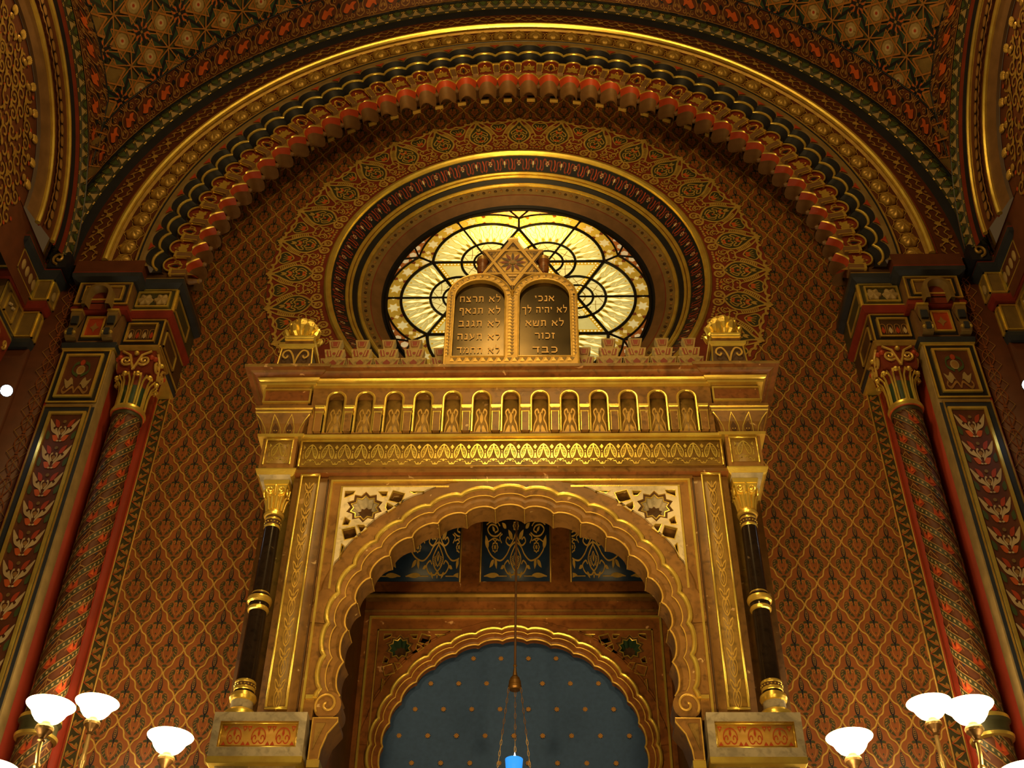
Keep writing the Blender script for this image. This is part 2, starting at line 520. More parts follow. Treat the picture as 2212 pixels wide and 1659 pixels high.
def diaper_lines():
    """two wavy gold lines from the right-hand crossing, up-left and down-left"""
    s = St(); X, Z = 0.1222, 0.188
    t = np.linspace(0, 1, 33)
    w = 0.042 * np.sin(4 * PI * t) * np.sin(PI * t)
    for sg in (1, -1):
        s.stroke(np.stack([X * (1 - t + w), sg * Z * (t + w)], 1), 0.0100, 'gold_paint', 2)
    s.dot((X, 0), .011, 'thin_gold', 3, 6)
    return s

wl = MB()
wall_outline = [(-3.35, 0), (-1.24, 0), (-1.24, 7.74), (1.24, 7.74), (1.24, 0), (3.35, 0), (3.35, 13.4), (-3.35, 13.4)]
hole = [(1.80 * math.sin(a), ZR + 1.80 * math.cos(a)) for a in np.linspace(0, 2 * PI, 120, endpoint=False)]
wl.prism(wall_outline, [hole], YW, YW + 0.08, 'rust')
cell = diaper_cell().packed(); lines = diaper_lines().packed()
DX, DZ = 0.2444, 0.376
for j in range(-12, 42):
    for i in range(-14, 15):
        x = i * DX + (DX / 2 if j % 2 else 0.0); z = 5.570 + j * DZ / 2
        # crossings sit at (x, z); cells are centred half a step over
        for st, cx in ((cell, x + DX / 2),):
            rr = math.hypot(cx, z - ZR); ra = math.hypot(cx, z - ZA)
            if abs(cx) > 3.12 or z < 4.2 or rr < 2.30 or (z > ZA and ra > 3.7): continue
            if abs(cx) < 1.25 and z < 7.3: continue
            wl.stamp(cell, wall_map(YW, 1, 1, cx, z))
            wl.stamp(lines, wall_map(YW, 1, 1, cx, z))
# painted border strips down both sides
def leaf_border(mb, x0, x1, z0, z1):
    mb.add([(x0, YW - .010, z0), (x1, YW - .010, z0), (x1, YW - .010, z1), (x0, YW - .010, z1)], quads=[(0, 1, 2, 3)], m='pine')
    u = St(); w = x1 - x0
    u.fill(spl([(-.30, 0), (-.05, .10), (.26, .42), (.05, .40), (-.10, .30), (-.20, .48), (-.34, .30)], 4), 'old_gold', 1)
    u.fill(spl([(.34, .52), (.05, .62), (-.26, .92), (-.02, .90), (.10, .80), (.20, .98), (.34, .80)], 4), 'old_gold', 1)
    u.stroke([(-.36, .0), (.36, .5), (-.36, 1.0)], .06, 'red', 1)
    n = int((z1 - z0) / 0.115)
    u.packed()
    for k in range(n):
        mb.stamp(u, wall_map(YW - .010, w, .115, (x0 + x1) / 2, z0 + k * .115))
    for xx in (x0 + .004, x1 - .004):
        mb.box(xx - .006, xx + .006, YW - .016, YW, z0, z1, 'thin_gold')
for sg in (-1, 1):
    leaf_border(wl, min(sg * 3.145, sg * 3.035), max(sg * 3.145, sg * 3.035), 4.3, 9.55)

# arabesque ring painted round the window
def ring_unit():
    """isotropic units: one unit = .53 m outwards; half repeat is .39 wide"""
    h = St(); G = 'gold_paint'
    h.fill(spl([(0.0, .20), (.08, .25), (.19, .40), (.20, .54), (.13, .68), (.05, .80), (0, .92)], 5).tolist() + [(0, .5)], 'pine', 1)
    h.stroke(spl([(.0, .18), (.05, .215), (.15, .30), (.215, .42), (.205, .56), (.135, .70), (.055, .82), (0, .96)], 6), .036, G, 3)
    h.dot((.105, .085), .078, G, 3, 14)
    h.stroke(spiral((.105, .085), .055, .012, 1.2, -5.5, 14), .018, 'wine', 6)
    h.stroke(spl([(.03, .20), (.10, .19), (.185, .13), (.17, .045), (.09, .02), (.035, .06), (.05, .115), (.10, .125), (.115, .085), (.085, .07)], 7), .036, G, 4)
    h.stroke(spl([(.035, .10), (.03, .16), (.0, .20)], 4), .030, G, 4)
    h.stroke(spl([(.0, .30), (.05, .35), (.09, .43), (.06, .50), (.01, .47)], 5), .026, G, 3)
    h.stroke(spl([(.02, .53), (.07, .56), (.10, .52), (.14, .50), (.15, .56), (.10, .62), (.04, .68)], 5), .024, G, 3)
    h.stroke(spl([(.05, .30), (.11, .35), (.14, .42), (.11, .46)], 5), .022, G, 3)
    h.fill(leaf((.01, .56), (.06, .66), .25), 'orange', 3).fill(leaf((.0, .66), (.03, .78), .2), G, 3).fill(leaf((.01, .38), (.05, .31), .3), 'orange', 3)
    for t in np.linspace(0, 1, 9): h.stroke([(.232 - .13 * t, .52 + .27 * t), (.285 - .11 * t, .555 + .25 * t)], .024, G, 3)
    h.stroke(spl([(.39, .45), (.33, .48), (.29, .57), (.21, .75), (.10, .90), (.03, .97)], 6), .030, G, 3)
    h.stroke(spl([(.39, .34), (.33, .33), (.27, .37), (.27, .44), (.32, .46), (.34, .42), (.31, .40)], 5), .024, G, 3)
    h.stroke(spl([(.23, .28), (.27, .33), (.33, .28), (.30, .22), (.25, .23), (.26, .27)], 5), .024, G, 3)
    h.stroke(spl([(.22, .20), (.27, .17), (.33, .20), (.37, .27)], 5), .024, G, 3).stroke(spl([(.39, .20), (.36, .14), (.30, .12), (.25, .14)], 5), .024, G, 3)
    h.stroke(spl([(.22, .42), (.25, .40), (.25, .32), (.21, .26)], 4), .014, G, 3)
    h.dot((.375, .06), .022, G, 3); h.dot((.315, .055), .026, G, 3); h.dot((.255, .06), .024, G, 3); h.fill(leaf((.36, .09), (.30, .16), .25), 'orange', 2)
    h.fill(spl([(.39, .60), (.31, .66), (.24, .78), (.30, .86), (.39, .85)], 4), 'pine', 1)
    h.stroke(spl([(.39, .60), (.32, .655), (.25, .775), (.30, .865), (.39, .855)], 5), .024, G, 3)
    for t in (-.06, .0): h.stroke([(.39, .66), (.36 + t, .80)], .014, G, 3)
    h.fill(leaf((.375, .64), (.345, .74), .3), 'orange', 3)
    h.stroke(spl([(.39, .935), (.33, .905), (.25, .90), (.19, .94), (.13, .93), (.07, .95), (.03, 1.0)], 6), .042, G, 4)
    h.dot((.20, .96), .030, G, 4); h.dot((.10, .97), .022, G, 4)
    h.mir()
    h.fill(spl([(0, .88), (.045, .96), (0, 1.05), (-.045, .96)], 4, True), G, 4)
    h.dot((0, .44), .022, 'orange', 3); h.dot((0, .60), .026, G, 3); h.dot((0, .24), .02, G, 3)
    return h
arc_strips(wl, [(1.80, YW - .011), (2.39, YW - .011)], 'wine', ZR, 0, 2 * PI, 128)
ru = ring_unit().packed()
NR = 32
for k in range(NR):
    th = 2 * PI * k / NR
    if abs((th + PI) % (2 * PI) - PI) > R_(118): continue
    wl.stamp(ru, (lambda th: lambda u, v, h: np.stack([(1.865 + .53 * v) * np.sin(u / .39 * PI / NR + th), np.full(len(u), YW - .010) - h, ZR + (1.865 + .53 * v) * np.cos(u / .39 * PI / NR + th)], 1))(th))
struct(wl.build('wall_back', smooth=False))

# ================================================================== rose window in its splayed frame
win = bpy.data.objects.new('window_1', None); COL.objects.link(win); win.location = (0, YW, ZR - 1.82); struct(win)
mb = MB(); mb.tube(arc_pts(1.815, YW - .012, ZR, 0, 2 * PI, 120)[:-1], .036, 'gold', 10, closed=True); mb.build('outer_ring', win)
mb = MB()
Yband = lambda R: 8.0 + (1.79 - R) * 0.9
arc_strips(mb, [(1.79, 7.995), (1.66, 8.117)], 'blue_black', ZR, 0, 2 * PI, 120)
bu = St()
bu.stroke(spl([(-.8, .05), (-.55, .2), (-.62, .6), (-.40, .85), (-.2, .7), (-.3, .45)], 5), .16, 'wine', 0)
bu.stroke(spl([(.8, .05), (.55, .2), (.62, .6), (.40, .85), (.2, .7), (.3, .45)], 5), .16, 'wine', 0)
bu.stroke(spl([(-1, .1), (-.9, .5), (-1.05, .9)], 4), .14, 'red', 0)
fa = St().dot((0, .52), .13, 'pale_flower', 2, 10, .17).dot((0, .28), .08, 'ochre', 2, 8, .1)
fb = St()
for k in range(6):
    fb.dot((.15 * math.cos(k * PI / 3), .52 + .15 * math.sin(k * PI / 3)), .06, 'pale_flower', 2, 7)
fb.dot((0, .52), .07, 'red', 2, 7)
bu.packed(); fa.packed(); fb.packed()
for k in range(72):
    th = 2 * PI * k / 72
    f = (lambda th: lambda u, v, h: np.stack([(1.67 + .11 * v) * np.sin(u * PI / 72 + th), Yband(1.67 + .11 * v) - h, ZR + (1.67 + .11 * v) * np.cos(u * PI / 72 + th)], 1))(th)
    mb.stamp(bu, f, .004); mb.stamp(fa if k % 2 else fb, f, .004)
mb.build('painted_band', win, smooth=False)
mb = MB()
for R, Y, r in ((1.648, 8.125, .019), (1.612, 8.14, .015)): mb.tube(arc_pts(R, Y, ZR, 0, 2 * PI, 120)[:-1], r, 'gold', 8, closed=True)
mb.build('middle_ring', win)
mb = MB(); arc_strips(mb, [(1.66, 8.117), (1.61, 8.15), (1.545, 8.19)], ['dark_brown', 'blue_black'], ZR, 0, 2 * PI, 120)
mb.build('dark_groove', win)
mb = MB(); mb.tube(arc_pts(1.536, 8.19, ZR, 0, 2 * PI, 120)[:-1], .021, 'gold', 8, closed=True); mb.build('inner_ring', win)
mb = MB()
arc_strips(mb, [(1.53, 8.20), (1.435, 8.235), (1.425, 8.237), (1.335, 8.295), (1.285, 8.345)], ['olive', 'wine', 'hood_brown', 'blue_black'], ZR, 0, 2 * PI, 120)
for k in range(150):
    a = 2 * PI * k / 150; R = 1.482
    mb.sphere((R * math.sin(a), 8.213, ZR + R * math.cos(a)), .017, 'ochre' if k % 2 else 'dark_brown', 6, 5, (1, .5, 1))
mb.build('splayed_reveal', win)

YG = 8.335
HUB = 0.5733
def rose(phi, rho): return HUB * np.cos(phi) + np.sqrt(np.maximum(rho ** 2 - (HUB * np.sin(phi)) ** 2, 0))
def sext_poly(rin, rout, k, half=PI / 6, n=14):
    ph = np.linspace(-half, half, n)
    a = rout(ph) if callable(rout) else np.full(n, rout)
    b = rin(ph) if callable(rin) else np.full(n, rin)
    P = np.concatenate([np.stack([a * np.cos(ph), a * np.sin(ph)], 1), np.stack([b * np.cos(ph), b * np.sin(ph)], 1)[::-1]])
    c, s = math.cos(k * PI / 3), math.sin(k * PI / 3)
    return np.stack([c * P[:, 0] - s * P[:, 1], s * P[:, 0] + c * P[:, 1]], 1)
gmap = wall_map(YG, 1, 1, 0, ZR)
mb = MB(); arc_strips(mb, [(1.31, YG), (.005, YG)], 'glass_pale', ZR, 0, 2 * PI, 72)
mb.build('centre_glass', win, smooth=False)
mb = MB(); st = St()
for k in range(6):
    st.fill(sext_poly(lambda p: rose(p, .72), 1.30, k), 'glass_brown', 0)
    a = PI / 6 + k * PI / 3
    for da, R in ((0, 1.235), (-.085, 1.262), (.085, 1.262), (-.17, 1.275), (.17, 1.275)):
        st.fill(ngon((R * math.cos(a + da), R * math.sin(a + da)), .040 if abs(da) < .1 else .022, 6 if abs(da) < .1 else 4, a), 'glass_star', 1)
    for da in (-.045, .045):
        st.fill(ngon((1.195 * math.cos(a + da), 1.195 * math.sin(a + da)), .022, 3, a), 'glass_star', 1)
st.packed(); mb.stamp(st, gmap, .004); mb.build('corner_glass', win, smooth=False)
def hubpt(k, r, a):
    b = k * PI / 3
    return np.array([HUB * math.cos(b) + r * math.cos(a + b), HUB * math.sin(b) + r * math.sin(a + b)])
flame = St()
flame.fill(spl([(.0, -.011), (.06, -.022), (.12, -.010), (.17, -.020), (.22, -.009), (.265, 0), (.22, .009), (.17, .020), (.12, .010), (.06, .022), (.0, .011)], 4), 'glass_flame', 2)
flame.stroke(spl([(.0, -.011), (.06, -.022), (.12, -.010), (.17, -.020), (.22, -.009), (.265, 0), (.22, .009), (.17, .020), (.12, .010), (.06, .022), (.0, .011)], 4), .007, 'glass_yellow', 3)
for k in range(6):
    sb = MB(); s2 = St()
    s2.fill(sext_poly(lambda p: rose(p, .573), lambda p: rose(p, .72), k), 'glass_olive', 1)
    for j in range(6):
        a = R_(-58 + 23.2 * j); c = hubpt(k, .648, a)
        s2.fill(ngon(c, .064, 6, a + k * PI / 3, .036), 'glass_star', 3)
        s2.stroke(ngon(c, .071, 6, a + k * PI / 3, .042), .008, 'glass_yellow', 3, closed=True)
        c2 = hubpt(k, .648, a + R_(11.6))
        if j < 5:
            s2.fill(ngon(c2, .026, 4, a + k * PI / 3 + .2), 'glass_pale', 3)
            for rr in (.598, .70): s2.fill(ngon(hubpt(k, rr, a + R_(11.6)), .026, 4, a + k * PI / 3, .018), 'glass_brown', 2)
    s2.packed(); sb.stamp(s2, gmap, .004); sb.build('star_border', win, smooth=False)
    sb = MB(); s2 = St()
    s2.fill(sext_poly(0.45, lambda p: rose(p, .573), k), 'glass_grey', 0)
    for j in range(10):
        a = R_(-54 + 12 * j); c = hubpt(k, .292, a)
        s2.add(flame, dx=c[0], dy=c[1], rot=a + k * PI / 3)
        if j < 9:
            c0 = hubpt(k, .30, a + R_(6)); c1 = hubpt(k, .52, a + R_(6)); cm = hubpt(k, .40, a + R_(8.5))
            s2.fill(leaf(c0, hubpt(k, .38, a + R_(6)), .16), 'glass_olive', 1)
            s2.stroke([hubpt(k, .41, a + R_(4)), hubpt(k, .44, a + R_(8)), hubpt(k, .45, a + R_(4)), c1], .010, 'glass_pale', 1)
            s2.dot(hubpt(k, .535, a + R_(6)), .011, 'glass_yellow', 1, 6)
    # ring of floral glass round the hub, dotted yellow edging
    a = np.linspace(-R_(150), R_(150), 40)
    disc = np.array([hubpt(k, .285, t) for t in a])
    s2.fill(np.concatenate([disc, [hubpt(k, .02, PI)]]), 'glass_star', 4)
    for j in range(9):
        t = R_(-120 + 30 * j); s2.stroke(spl([hubpt(k, .17, t - .12), hubpt(k, .21, t), hubpt(k, .26, t + .12)], 4), .007, 'glass_olive', 5)
        s2.stroke(spl([hubpt(k, .27, t - .3), hubpt(k, .22, t - .1), hubpt(k, .19, t + .25)], 4), .007, 'glass_olive', 5)
    s2.stroke(np.array([hubpt(k, .085, t) for t in np.linspace(0, 2 * PI, 16)]), .012, 'glass_olive', 5)
    s2.packed(); sb.stamp(s2, gmap, .004); sb.build('petal_glass', win, smooth=False)
mb = MB(); st = St()
for k in range(3):      # dotted yellow strips beside the bars of the big star
    for g in (0, 1):
        a0 = PI / 2 + k * 2 * PI / 3 + g * PI; a1 = a0 + 2 * PI / 3
        p = .93 * np.array([math.cos(a0), math.sin(a0)]); q = .93 * np.array([math.cos(a1), math.sin(a1)])
        st.stroke([p, q], .040, 'glass_yellow', 8)
        for t in np.linspace(.02, .98, 46): st.dot(p + t * (q - p), .010, 'glass_flame', 9, 6)
st.packed(); mb.stamp(st, gmap, .004); mb.build('dotted_edging', win, smooth=False)
mb = MB()
def gl(pts, r=.0125): mb.tube([(p[0], YG - .012, ZR + p[1]) for p in pts], r, 'lead', 6)
for k in range(6):
    a = k * PI / 3
    ph = np.linspace(-PI / 6, PI / 6, 21)
    for rho, r in ((.573, .016), (.72, .011)):
        R = rose(ph, rho); gl(np.stack([R * np.cos(ph + a), R * np.sin(ph + a)], 1), r)
    gl([hubpt(k, .285, t) for t in np.linspace(-R_(140), R_(140), 30)], .014)
    gl([hubpt(k, .16, t) for t in np.linspace(-R_(120), R_(120), 22)], .012)
    gl([hubpt(k, 0, 0), hubpt(k, .73, 0)], .011)
    gl([hubpt(k, 0, 0), hubpt(k, .30, R_(120))], .010)
    b = a + PI / 6
    gl([(.993 * math.cos(b), .993 * math.sin(b)), (1.16 * math.cos(b), 1.16 * math.sin(b))], .012)
    for d in (-.085, .085): gl([(1.158 * math.cos(b), 1.158 * math.sin(b)), (1.30 * math.cos(b + d), 1.30 * math.sin(b + d))], .010)
for g in (0, 1):
    for k in range(3):
        a0 = PI / 2 + g * PI + k * 2 * PI / 3; a1 = a0 + 2 * PI / 3
        gl([(.993 * math.cos(a0), .993 * math.sin(a0)), (.993 * math.cos(a1), .993 * math.sin(a1))], .016)
gl(np.array([(1.29 * math.cos(t), 1.29 * math.sin(t)) for t in np.linspace(0, 2 * PI, 90)]), .016)
mb.build('lead_bars', win)
lamp('rose_back_light', 'POINT', (0.02, 8.46, ZR + 1.10), 220, color=(1.0, 0.93, 0.72), size=0.05)
lamp('rose_back_light', 'AREA', (0.0, 9.5, ZR), 22, color=(1.0, 0.85, 0.5), size=2.2, target=(0, 8.0, ZR))
# ================================================================== the great arch in front of the wall
PIT = 2 * PI / 83.0          # 4.337 degrees per scallop
NL = 42
arch = thing('scalloped_arch', 'great gilded scalloped arch with red hooded niches above the round window', 'arch', (0, 7.3, ZA))
mb = MB()
lobed_strips(mb, [(3.315, 7.19, 0), (3.275, 7.20, 0), (3.20, 7.21, .055)], ['olive', 'olive'], NL, PIT, 8, ZA)
tri = St()
tri.fill([(-.42, .95), (.42, .95), (.10, .45), (0, .12), (-.10, .45)], 'red', 0).packed()
for k in range(-20, 21):
    mb.stamp(tri, (lambda th: lambda u, v, h: np.stack([(3.195 + .065 * v) * np.sin(u * PIT / 2 + th), np.full(len(u), 7.20) - h, ZA + (3.195 + .065 * v) * np.cos(u * PIT / 2 + th)], 1))(k * PIT), .006)
mb.build('triangle_band', arch)
mb = MB(); lobed_strips(mb, [(3.20, 7.206, .057), (3.165, 7.255, .056)], 'blue_black', NL, PIT, 8, ZA); mb.build('black_scallop', arch)
def lobed_tube(mb, R, Y, sag, r, m, nl, pitch, ns=8, zc=0, ext=0, extlen=.22):
    c = lobed_curve(R, sag, nl, pitch, ns, zc, ext, extlen)
    mb.tube([(p[0], Y, p[1]) for p in c], r, m, 8)
mb = MB(); lobed_tube(mb, 3.150, 7.255, .058, .0135, 'gold', NL, PIT, 8, ZA); mb.build('gold_scallop', arch)
mb = MB(); lobed_strips(mb, [(3.150, 7.258, .058), (3.085, 7.33, .060)], 'blue_black', NL, PIT, 8, ZA); mb.build('black_scallop', arch)
# niches: round-headed recess with a gilt flower, gilt rim and a bracket post between
half = PIT / 2
def niche_pts(R0, w, r1):
    """inverted-U outline around angle 0 in local (x,z): from R0 up to crown"""
    a = np.linspace(PI, 0, 11)
    return [(-w, R0)] + [(w * math.cos(t), r1 - w + w * math.sin(t)) for t in a] + [(w, R0)]
flo_a = St()
for d, l in ((0, .075), (-.8, .066), (.8, .066), (-1.5, .05), (1.5, .05)):
    flo_a.fill([(p[0], p[1]) for p in leaf((0, .012), (l * math.sin(d), .012 + l * math.cos(d)), .26)], 'gold', 0)
flo_a.stroke(spl([(-.045, .0), (-.03, .018), (0, .012), (.03, .018), (.045, 0)], 4), .009, 'gold', 1)
flo_a.dot((0, .065), .008, 'wine', 2)
flo_b = St()
flo_b.stroke(spl([(-.005, .0), (-.03, .02), (-.022, .06), (-.004, .085)], 5), .010, 'gold', 0).stroke(spl([(-.012, .015), (-.045, .02), (-.05, .045), (-.035, .05)], 5), .008, 'gold', 0)
flo_b.mir().fill(leaf((0, .015), (0, .065), .22), 'blue_black', 0)
flo_a.packed(); flo_b.packed()
nb = {}
for kind, fl in (('a', flo_a), ('b', flo_b)):
    mb = MB()
    w = .082
    out = niche_pts(2.935, w, 3.125)
    # recess walls and back
    o = np.array(out)
    f = np.stack([o[:, 0], np.full(len(o), 7.298), o[:, 1]], 1); b = f.copy(); b[:, 1] = 7.323
    mb.grid(np.stack([f, b]), 'wine')
    mb.prism(out, [], 7.323, 7.328, 'wine', back=False)
    nb[kind] = mb.build('niche', arch); 
    m2 = MB(); m2.stamp(fl, wall_map(7.322, 1.25, 1.5, 0, 2.965), .003); m2.build('flower', nb[kind], smooth=False)
    m3 = MB(); m3.tube([(p[0] * 1.04, 7.300, p[1]) for p in out], .0085, 'gold', 6); m3.build('rim', nb[kind])
for o in nb.values():
    for ob in [o] + list(o.children):
        # recentre so that each niche turns about the arch centre
        for v in ob.data.vertices: v.co.z += ZA
mb = MB()
w0 = 3.0 * math.sin(half)
for sx in (0,):
    mb.box(-.030, .030, 7.283, 7.40, 2.90, 3.045, 'hood_brown')
    mb.box(-.037, .037, 7.273, 7.40, 3.03, 3.05, 'gold')
    for x in (-.030, .025): mb.box(x, x + .005, 7.278, 7.29, 2.90, 3.03, 'gold')
for i in range(len(mb.v)): mb.v[i] = mb.v[i] + np.array([0, 0, ZA])
post = mb.build('bracket', arch)
# face plate between niches
mb = MB()
lobed_strips(mb, [(3.085, 7.33, .060), (2.93, 7.33, .0)], 'dark_brown', NL, PIT, 8, ZA)
mb.build('face_band', arch)
# hood: scalloped gilt edge, red thickness, brown cup behind it and a small drop below
hw = 2.88 * math.sin(half)
mb = MB()
t = np.linspace(-1, 1, 15)
edge = np.stack([hw * t, 2.838 + .105 * (1 - np.abs(t) ** 2.2)], 1)
edge2 = np.stack([hw * .80 * t, 2.80 + .115 * (1 - np.abs(t) ** 2.6)], 1)
def row(e, Y, dz=0): return np.stack([e[:, 0], np.full(len(e), Y), e[:, 1] + dz], 1)
top = np.stack([hw * t, np.full(15, 2.975)], 1)
mb.grid(np.stack([row(top, 7.33), row(edge, 7.325)]), 'old_gold')
mb.grid(np.stack([row(edge, 7.325), row(edge, 7.335, -.012)]), 'gold')
mb.grid(np.stack([row(edge, 7.335, -.012), row(edge2, 7.40, .0)]), 'red')
def bow(w, lo, up, p=2.4): return np.stack([hw * w * t, lo + up * (1 - np.abs(t) ** p)], 1)
mb.grid(np.stack([row(edge2, 7.40), row(bow(.84, 2.79, .115), 7.45), row(bow(.82, 2.79, .115), 7.50), row(bow(.76, 2.805, .105), 7.54), row(bow(.64, 2.84, .085), 7.565), row(bow(.48, 2.89, .06), 7.575), row(bow(.40, 3.06, .04), 7.58)]), 'hood_brown')
mb.grid(np.stack([row(np.stack([hw * t, np.full(15, 2.955)], 1), 7.40), row(np.stack([hw * 1.06 * t, np.full(15, 3.20)], 1), 7.62), row(np.stack([hw * 1.18 * t, np.full(15, 3.46)], 1), 7.99)]), 'dark_brown')
for i in range(len(mb.v)): mb.v[i] = mb.v[i] + np.array([0, 0, ZA])
hood = mb.build('hood', arch, angle=45)
mb = MB()
x = -hw
mb.lathe((x, 7.40, 2.80 + ZA), [(.001, -.030), (.014, -.022), (.024, .0), (.020, .02), (.030, .05), (.036, .10)], ['dark_brown', 'hood_brown', 'old_gold', 'hood_brown', 'hood_brown'], 8)
_m = MB(); _m.box(-.045, .045, 7.955, 7.995, 3.36 + ZA, 3.38 + ZA, 'gold_paint'); _m.build('gilt_ledge', hood)
drop = mb.build('drop', hood)
first = {'a': True, 'b': True}
for k in range(NL):
    th = (k + .5) * PIT - NL * PIT / 2
    kind = 'a' if (k - NL // 2) % 2 == 0 else 'b'
    src = nb[kind]
    if first[kind]: src.rotation_euler.y = th; first[kind] = False
    else:
        c = share(src, arch, th)
        for ch in src.children: share(ch, c)
    if k == 0: hood.rotation_euler.y = th
    else:
        c = share(hood, arch, th)
        for ch in hood.children: share(ch, c)
for k in range(NL + 1):
    th = k * PIT - NL * PIT / 2
    if k == 0: post.rotation_euler.y = th
    else: share(post, arch, th)
# roof closing the space between the hoods and the wall
soff = MB(); arc_strips(soff, [(3.10, 7.42), (3.60, 7.99)], 'dark_brown', ZA, -PI / 2, PI / 2, 84); soff.build('inner_soffit', arch)

# ------------------------------------------------------------------ shell arch and its bosses
sh = thing('shell_arch', 'gilded arch moulding set with a row of round shell bosses', 'arch', (0, 7.2, ZA))
mb = MB(); mb.tube(arc_pts(3.607, 7.19, ZA), .031, 'gold', 10); mb.tube(arc_pts(3.650, 7.20, ZA), .011, 'wine', 6); mb.build('gold_roll', sh)
mb = MB(); arc_strips(mb, [(3.66, 7.20), (3.60, 7.215), (3.57, 7.24), (3.36, 7.24), (3.335, 7.215)], ['wine', 'old_gold', 'damask_brown', 'old_gold'], ZA); mb.build('boss_band', sh)
mb = MB(); mb.tube(arc_pts(3.335, 7.205, ZA), .014, 'old_gold', 6); mb.tube(arc_pts(3.312, 7.195, ZA), .009, 'blue_black', 6); mb.build('thin_roll', sh)
mb = MB()
wobf = lambda A: .07 * np.cos(5 * A)
prof = [(.080, 0), (.080, .012), (.073, .028), (.058, .040), (.03, .047), (.001, .049)]
A = np.linspace(0, 2 * PI, 42, endpoint=False)
P = [np.stack([r * (1 + .05 * np.cos(6 * A + PI) * (r / .08)) * np.cos(A), 7.238 - z + .012 * np.abs(np.sin(3.5 * (A - PI / 2))) ** 3 * (r / .08) * (z > .01), ZA + 3.466 + .92 * r * (1 + .05 * np.cos(6 * A + PI) * (r / .08)) * np.sin(A)], 1) for r, z in prof]
mb.grid(P, 'old_gold', wrap=True)
boss = mb.build('shell_boss', sh, angle=60)
mb = MB()
ro = np.array([[.094 * (1 + .12 * math.cos(6 * a + PI)) * math.cos(a), .086 * (1 + .12 * math.cos(6 * a + PI)) * math.sin(a)] for a in np.linspace(0, 2 * PI, 30, endpoint=False)])
mb.tube([(p[0], 7.236, ZA + 3.466 + p[1]) for p in ro], .0035, 'gold_paint', 5, closed=True)
bo = mb.build('outline', boss)
BP = R_(3.09)
for k in range(-29, 30):
    if k == -29: boss.rotation_euler.y = k * BP
    else:
        c = share(boss, sh, k * BP); share(bo, c)

# ------------------------------------------------------------------ painted vine band (setting) and rope moulding
mb = MB(); arc_strips(mb, [(3.905, 7.25), (3.66, 7.20)], 'damask_brown', ZA)
vu = St()
vh = St()
vh.stroke(spl([(-1, -.35), (-.6, -.5), (-.2, -.1), (.2, .25), (.6, .5), (1, .15)], 5), .10, 'gold_paint', 1)
vh.stroke(spl([(-1, .15), (-.6, .5), (-.2, .25), (.2, -.1), (.6, -.5), (1, -.35)], 5), .10, 'gold_paint', 1)
vh.fill(spl([(-.28, .05), (0, -.42), (.28, .05), (0, .25)], 5, True), 'gold_paint', 2)
vh.fill(leaf((.3, .35), (.75, .85), .25), 'ochre', 2).fill(leaf((-.3, .35), (-.75, .85), .25), 'ochre', 2)
vh.fill(leaf((.45, -.45), (.9, -.8), .25), 'ochre', 2).fill(leaf((-.45, -.45), (-.9, -.8), .25), 'ochre', 2)
vh.dot((0, .62), .14, 'ochre', 2, 8)
vh.packed()
VP_ = R_(3.35)
for k in range(-27, 28):
    mb.stamp(vh, (lambda th: lambda u, v, h: np.stack([(3.778 + .10 * v) * np.sin(u * VP_ / 2 + th), np.full(len(u), 7.225) + .2 * .1 * v - h, ZA + (3.778 + .10 * v) * np.cos(u * VP_ / 2 + th)], 1))(k * VP_), .006)
o = mb.build('trim_1', smooth=False); struct(o)

def rope(mb, c, e1, e2, out, R, r, n, a0, a1, pit):
    """banded rope roll along an arc: centre c, axes e1 (start), e2 (up), out = direction facing the hall"""
    c = np.array(c, float); e1 = np.array(e1, float); e2 = np.array(e2, float); out = np.array(out, float)
    A = np.linspace(a0, a1, n + 1)
    B = np.linspace(-PI * .62, PI * .62, 11)
    rows = []
    for b in B:
        rr = R + r * math.sin(b)
        rows.append(c + rr * (np.cos(A)[:, None] * e1 + np.sin(A)[:, None] * e2) + out * r * .8 * math.cos(b))
    mb.grid(rows, 'pine')
    k0 = int((a1 - a0) / pit)
    s = St()
    for d in (-.07, .07):
        s.stroke([(-.5 + d, -1), (d, 0), (.5 + d, 1)], .05, 'gold_paint', 1); s.stroke([(.5 + d, -1), (d, 0), (-.5 + d, 1)], .05, 'gold_paint', 1)
    s.fill([(-.34, -.75), (.34, -.75), (0, -.12)], 'tan', 1); s.fill([(-.34, .75), (.34, .75), (0, .12)], 'leaf_green', 1)
    s.fill([(.2, 0), (.5, -.55), (.8, 0), (.5, .55)], 'leaf_green', 1)
    s.packed()
    for k in range(k0):
        am = a0 + (k + .5) * pit
        def f(u, v, h):
            b = v * PI * .42; a = am + u * pit
            rr = R + (r + h) * np.sin(b)
            return c + rr[:, None] * (np.cos(a)[:, None] * e1 + np.sin(a)[:, None] * e2) + out * ((r + h) * .8 * np.cos(b))[:, None]
        mb.stamp(s, f, .006)
rp = thing('rope_molding', 'green and gold rope roll between black bands, outermost round the great arch', 'molding', (0, 7.2, ZA))
mb = MB(); rope(mb, (0, 7.23, ZA), (-1, 0, 0), (0, 0, 1), (0, -1, 0), 4.052, .072, 120, 0, PI, R_(1.92)); mb.build('rope', rp)
mb = MB(); arc_strips(mb, [(4.155, 7.20), (4.125, 7.18), (4.11, 7.215)], 'blue_black', ZA); mb.tube(arc_pts(4.175, 7.195, ZA), .013, 'old_gold', 6)
arc_strips(mb, [(3.995, 7.22), (3.905, 7.25)], 'blue_black', ZA); mb.build('black_band', rp)

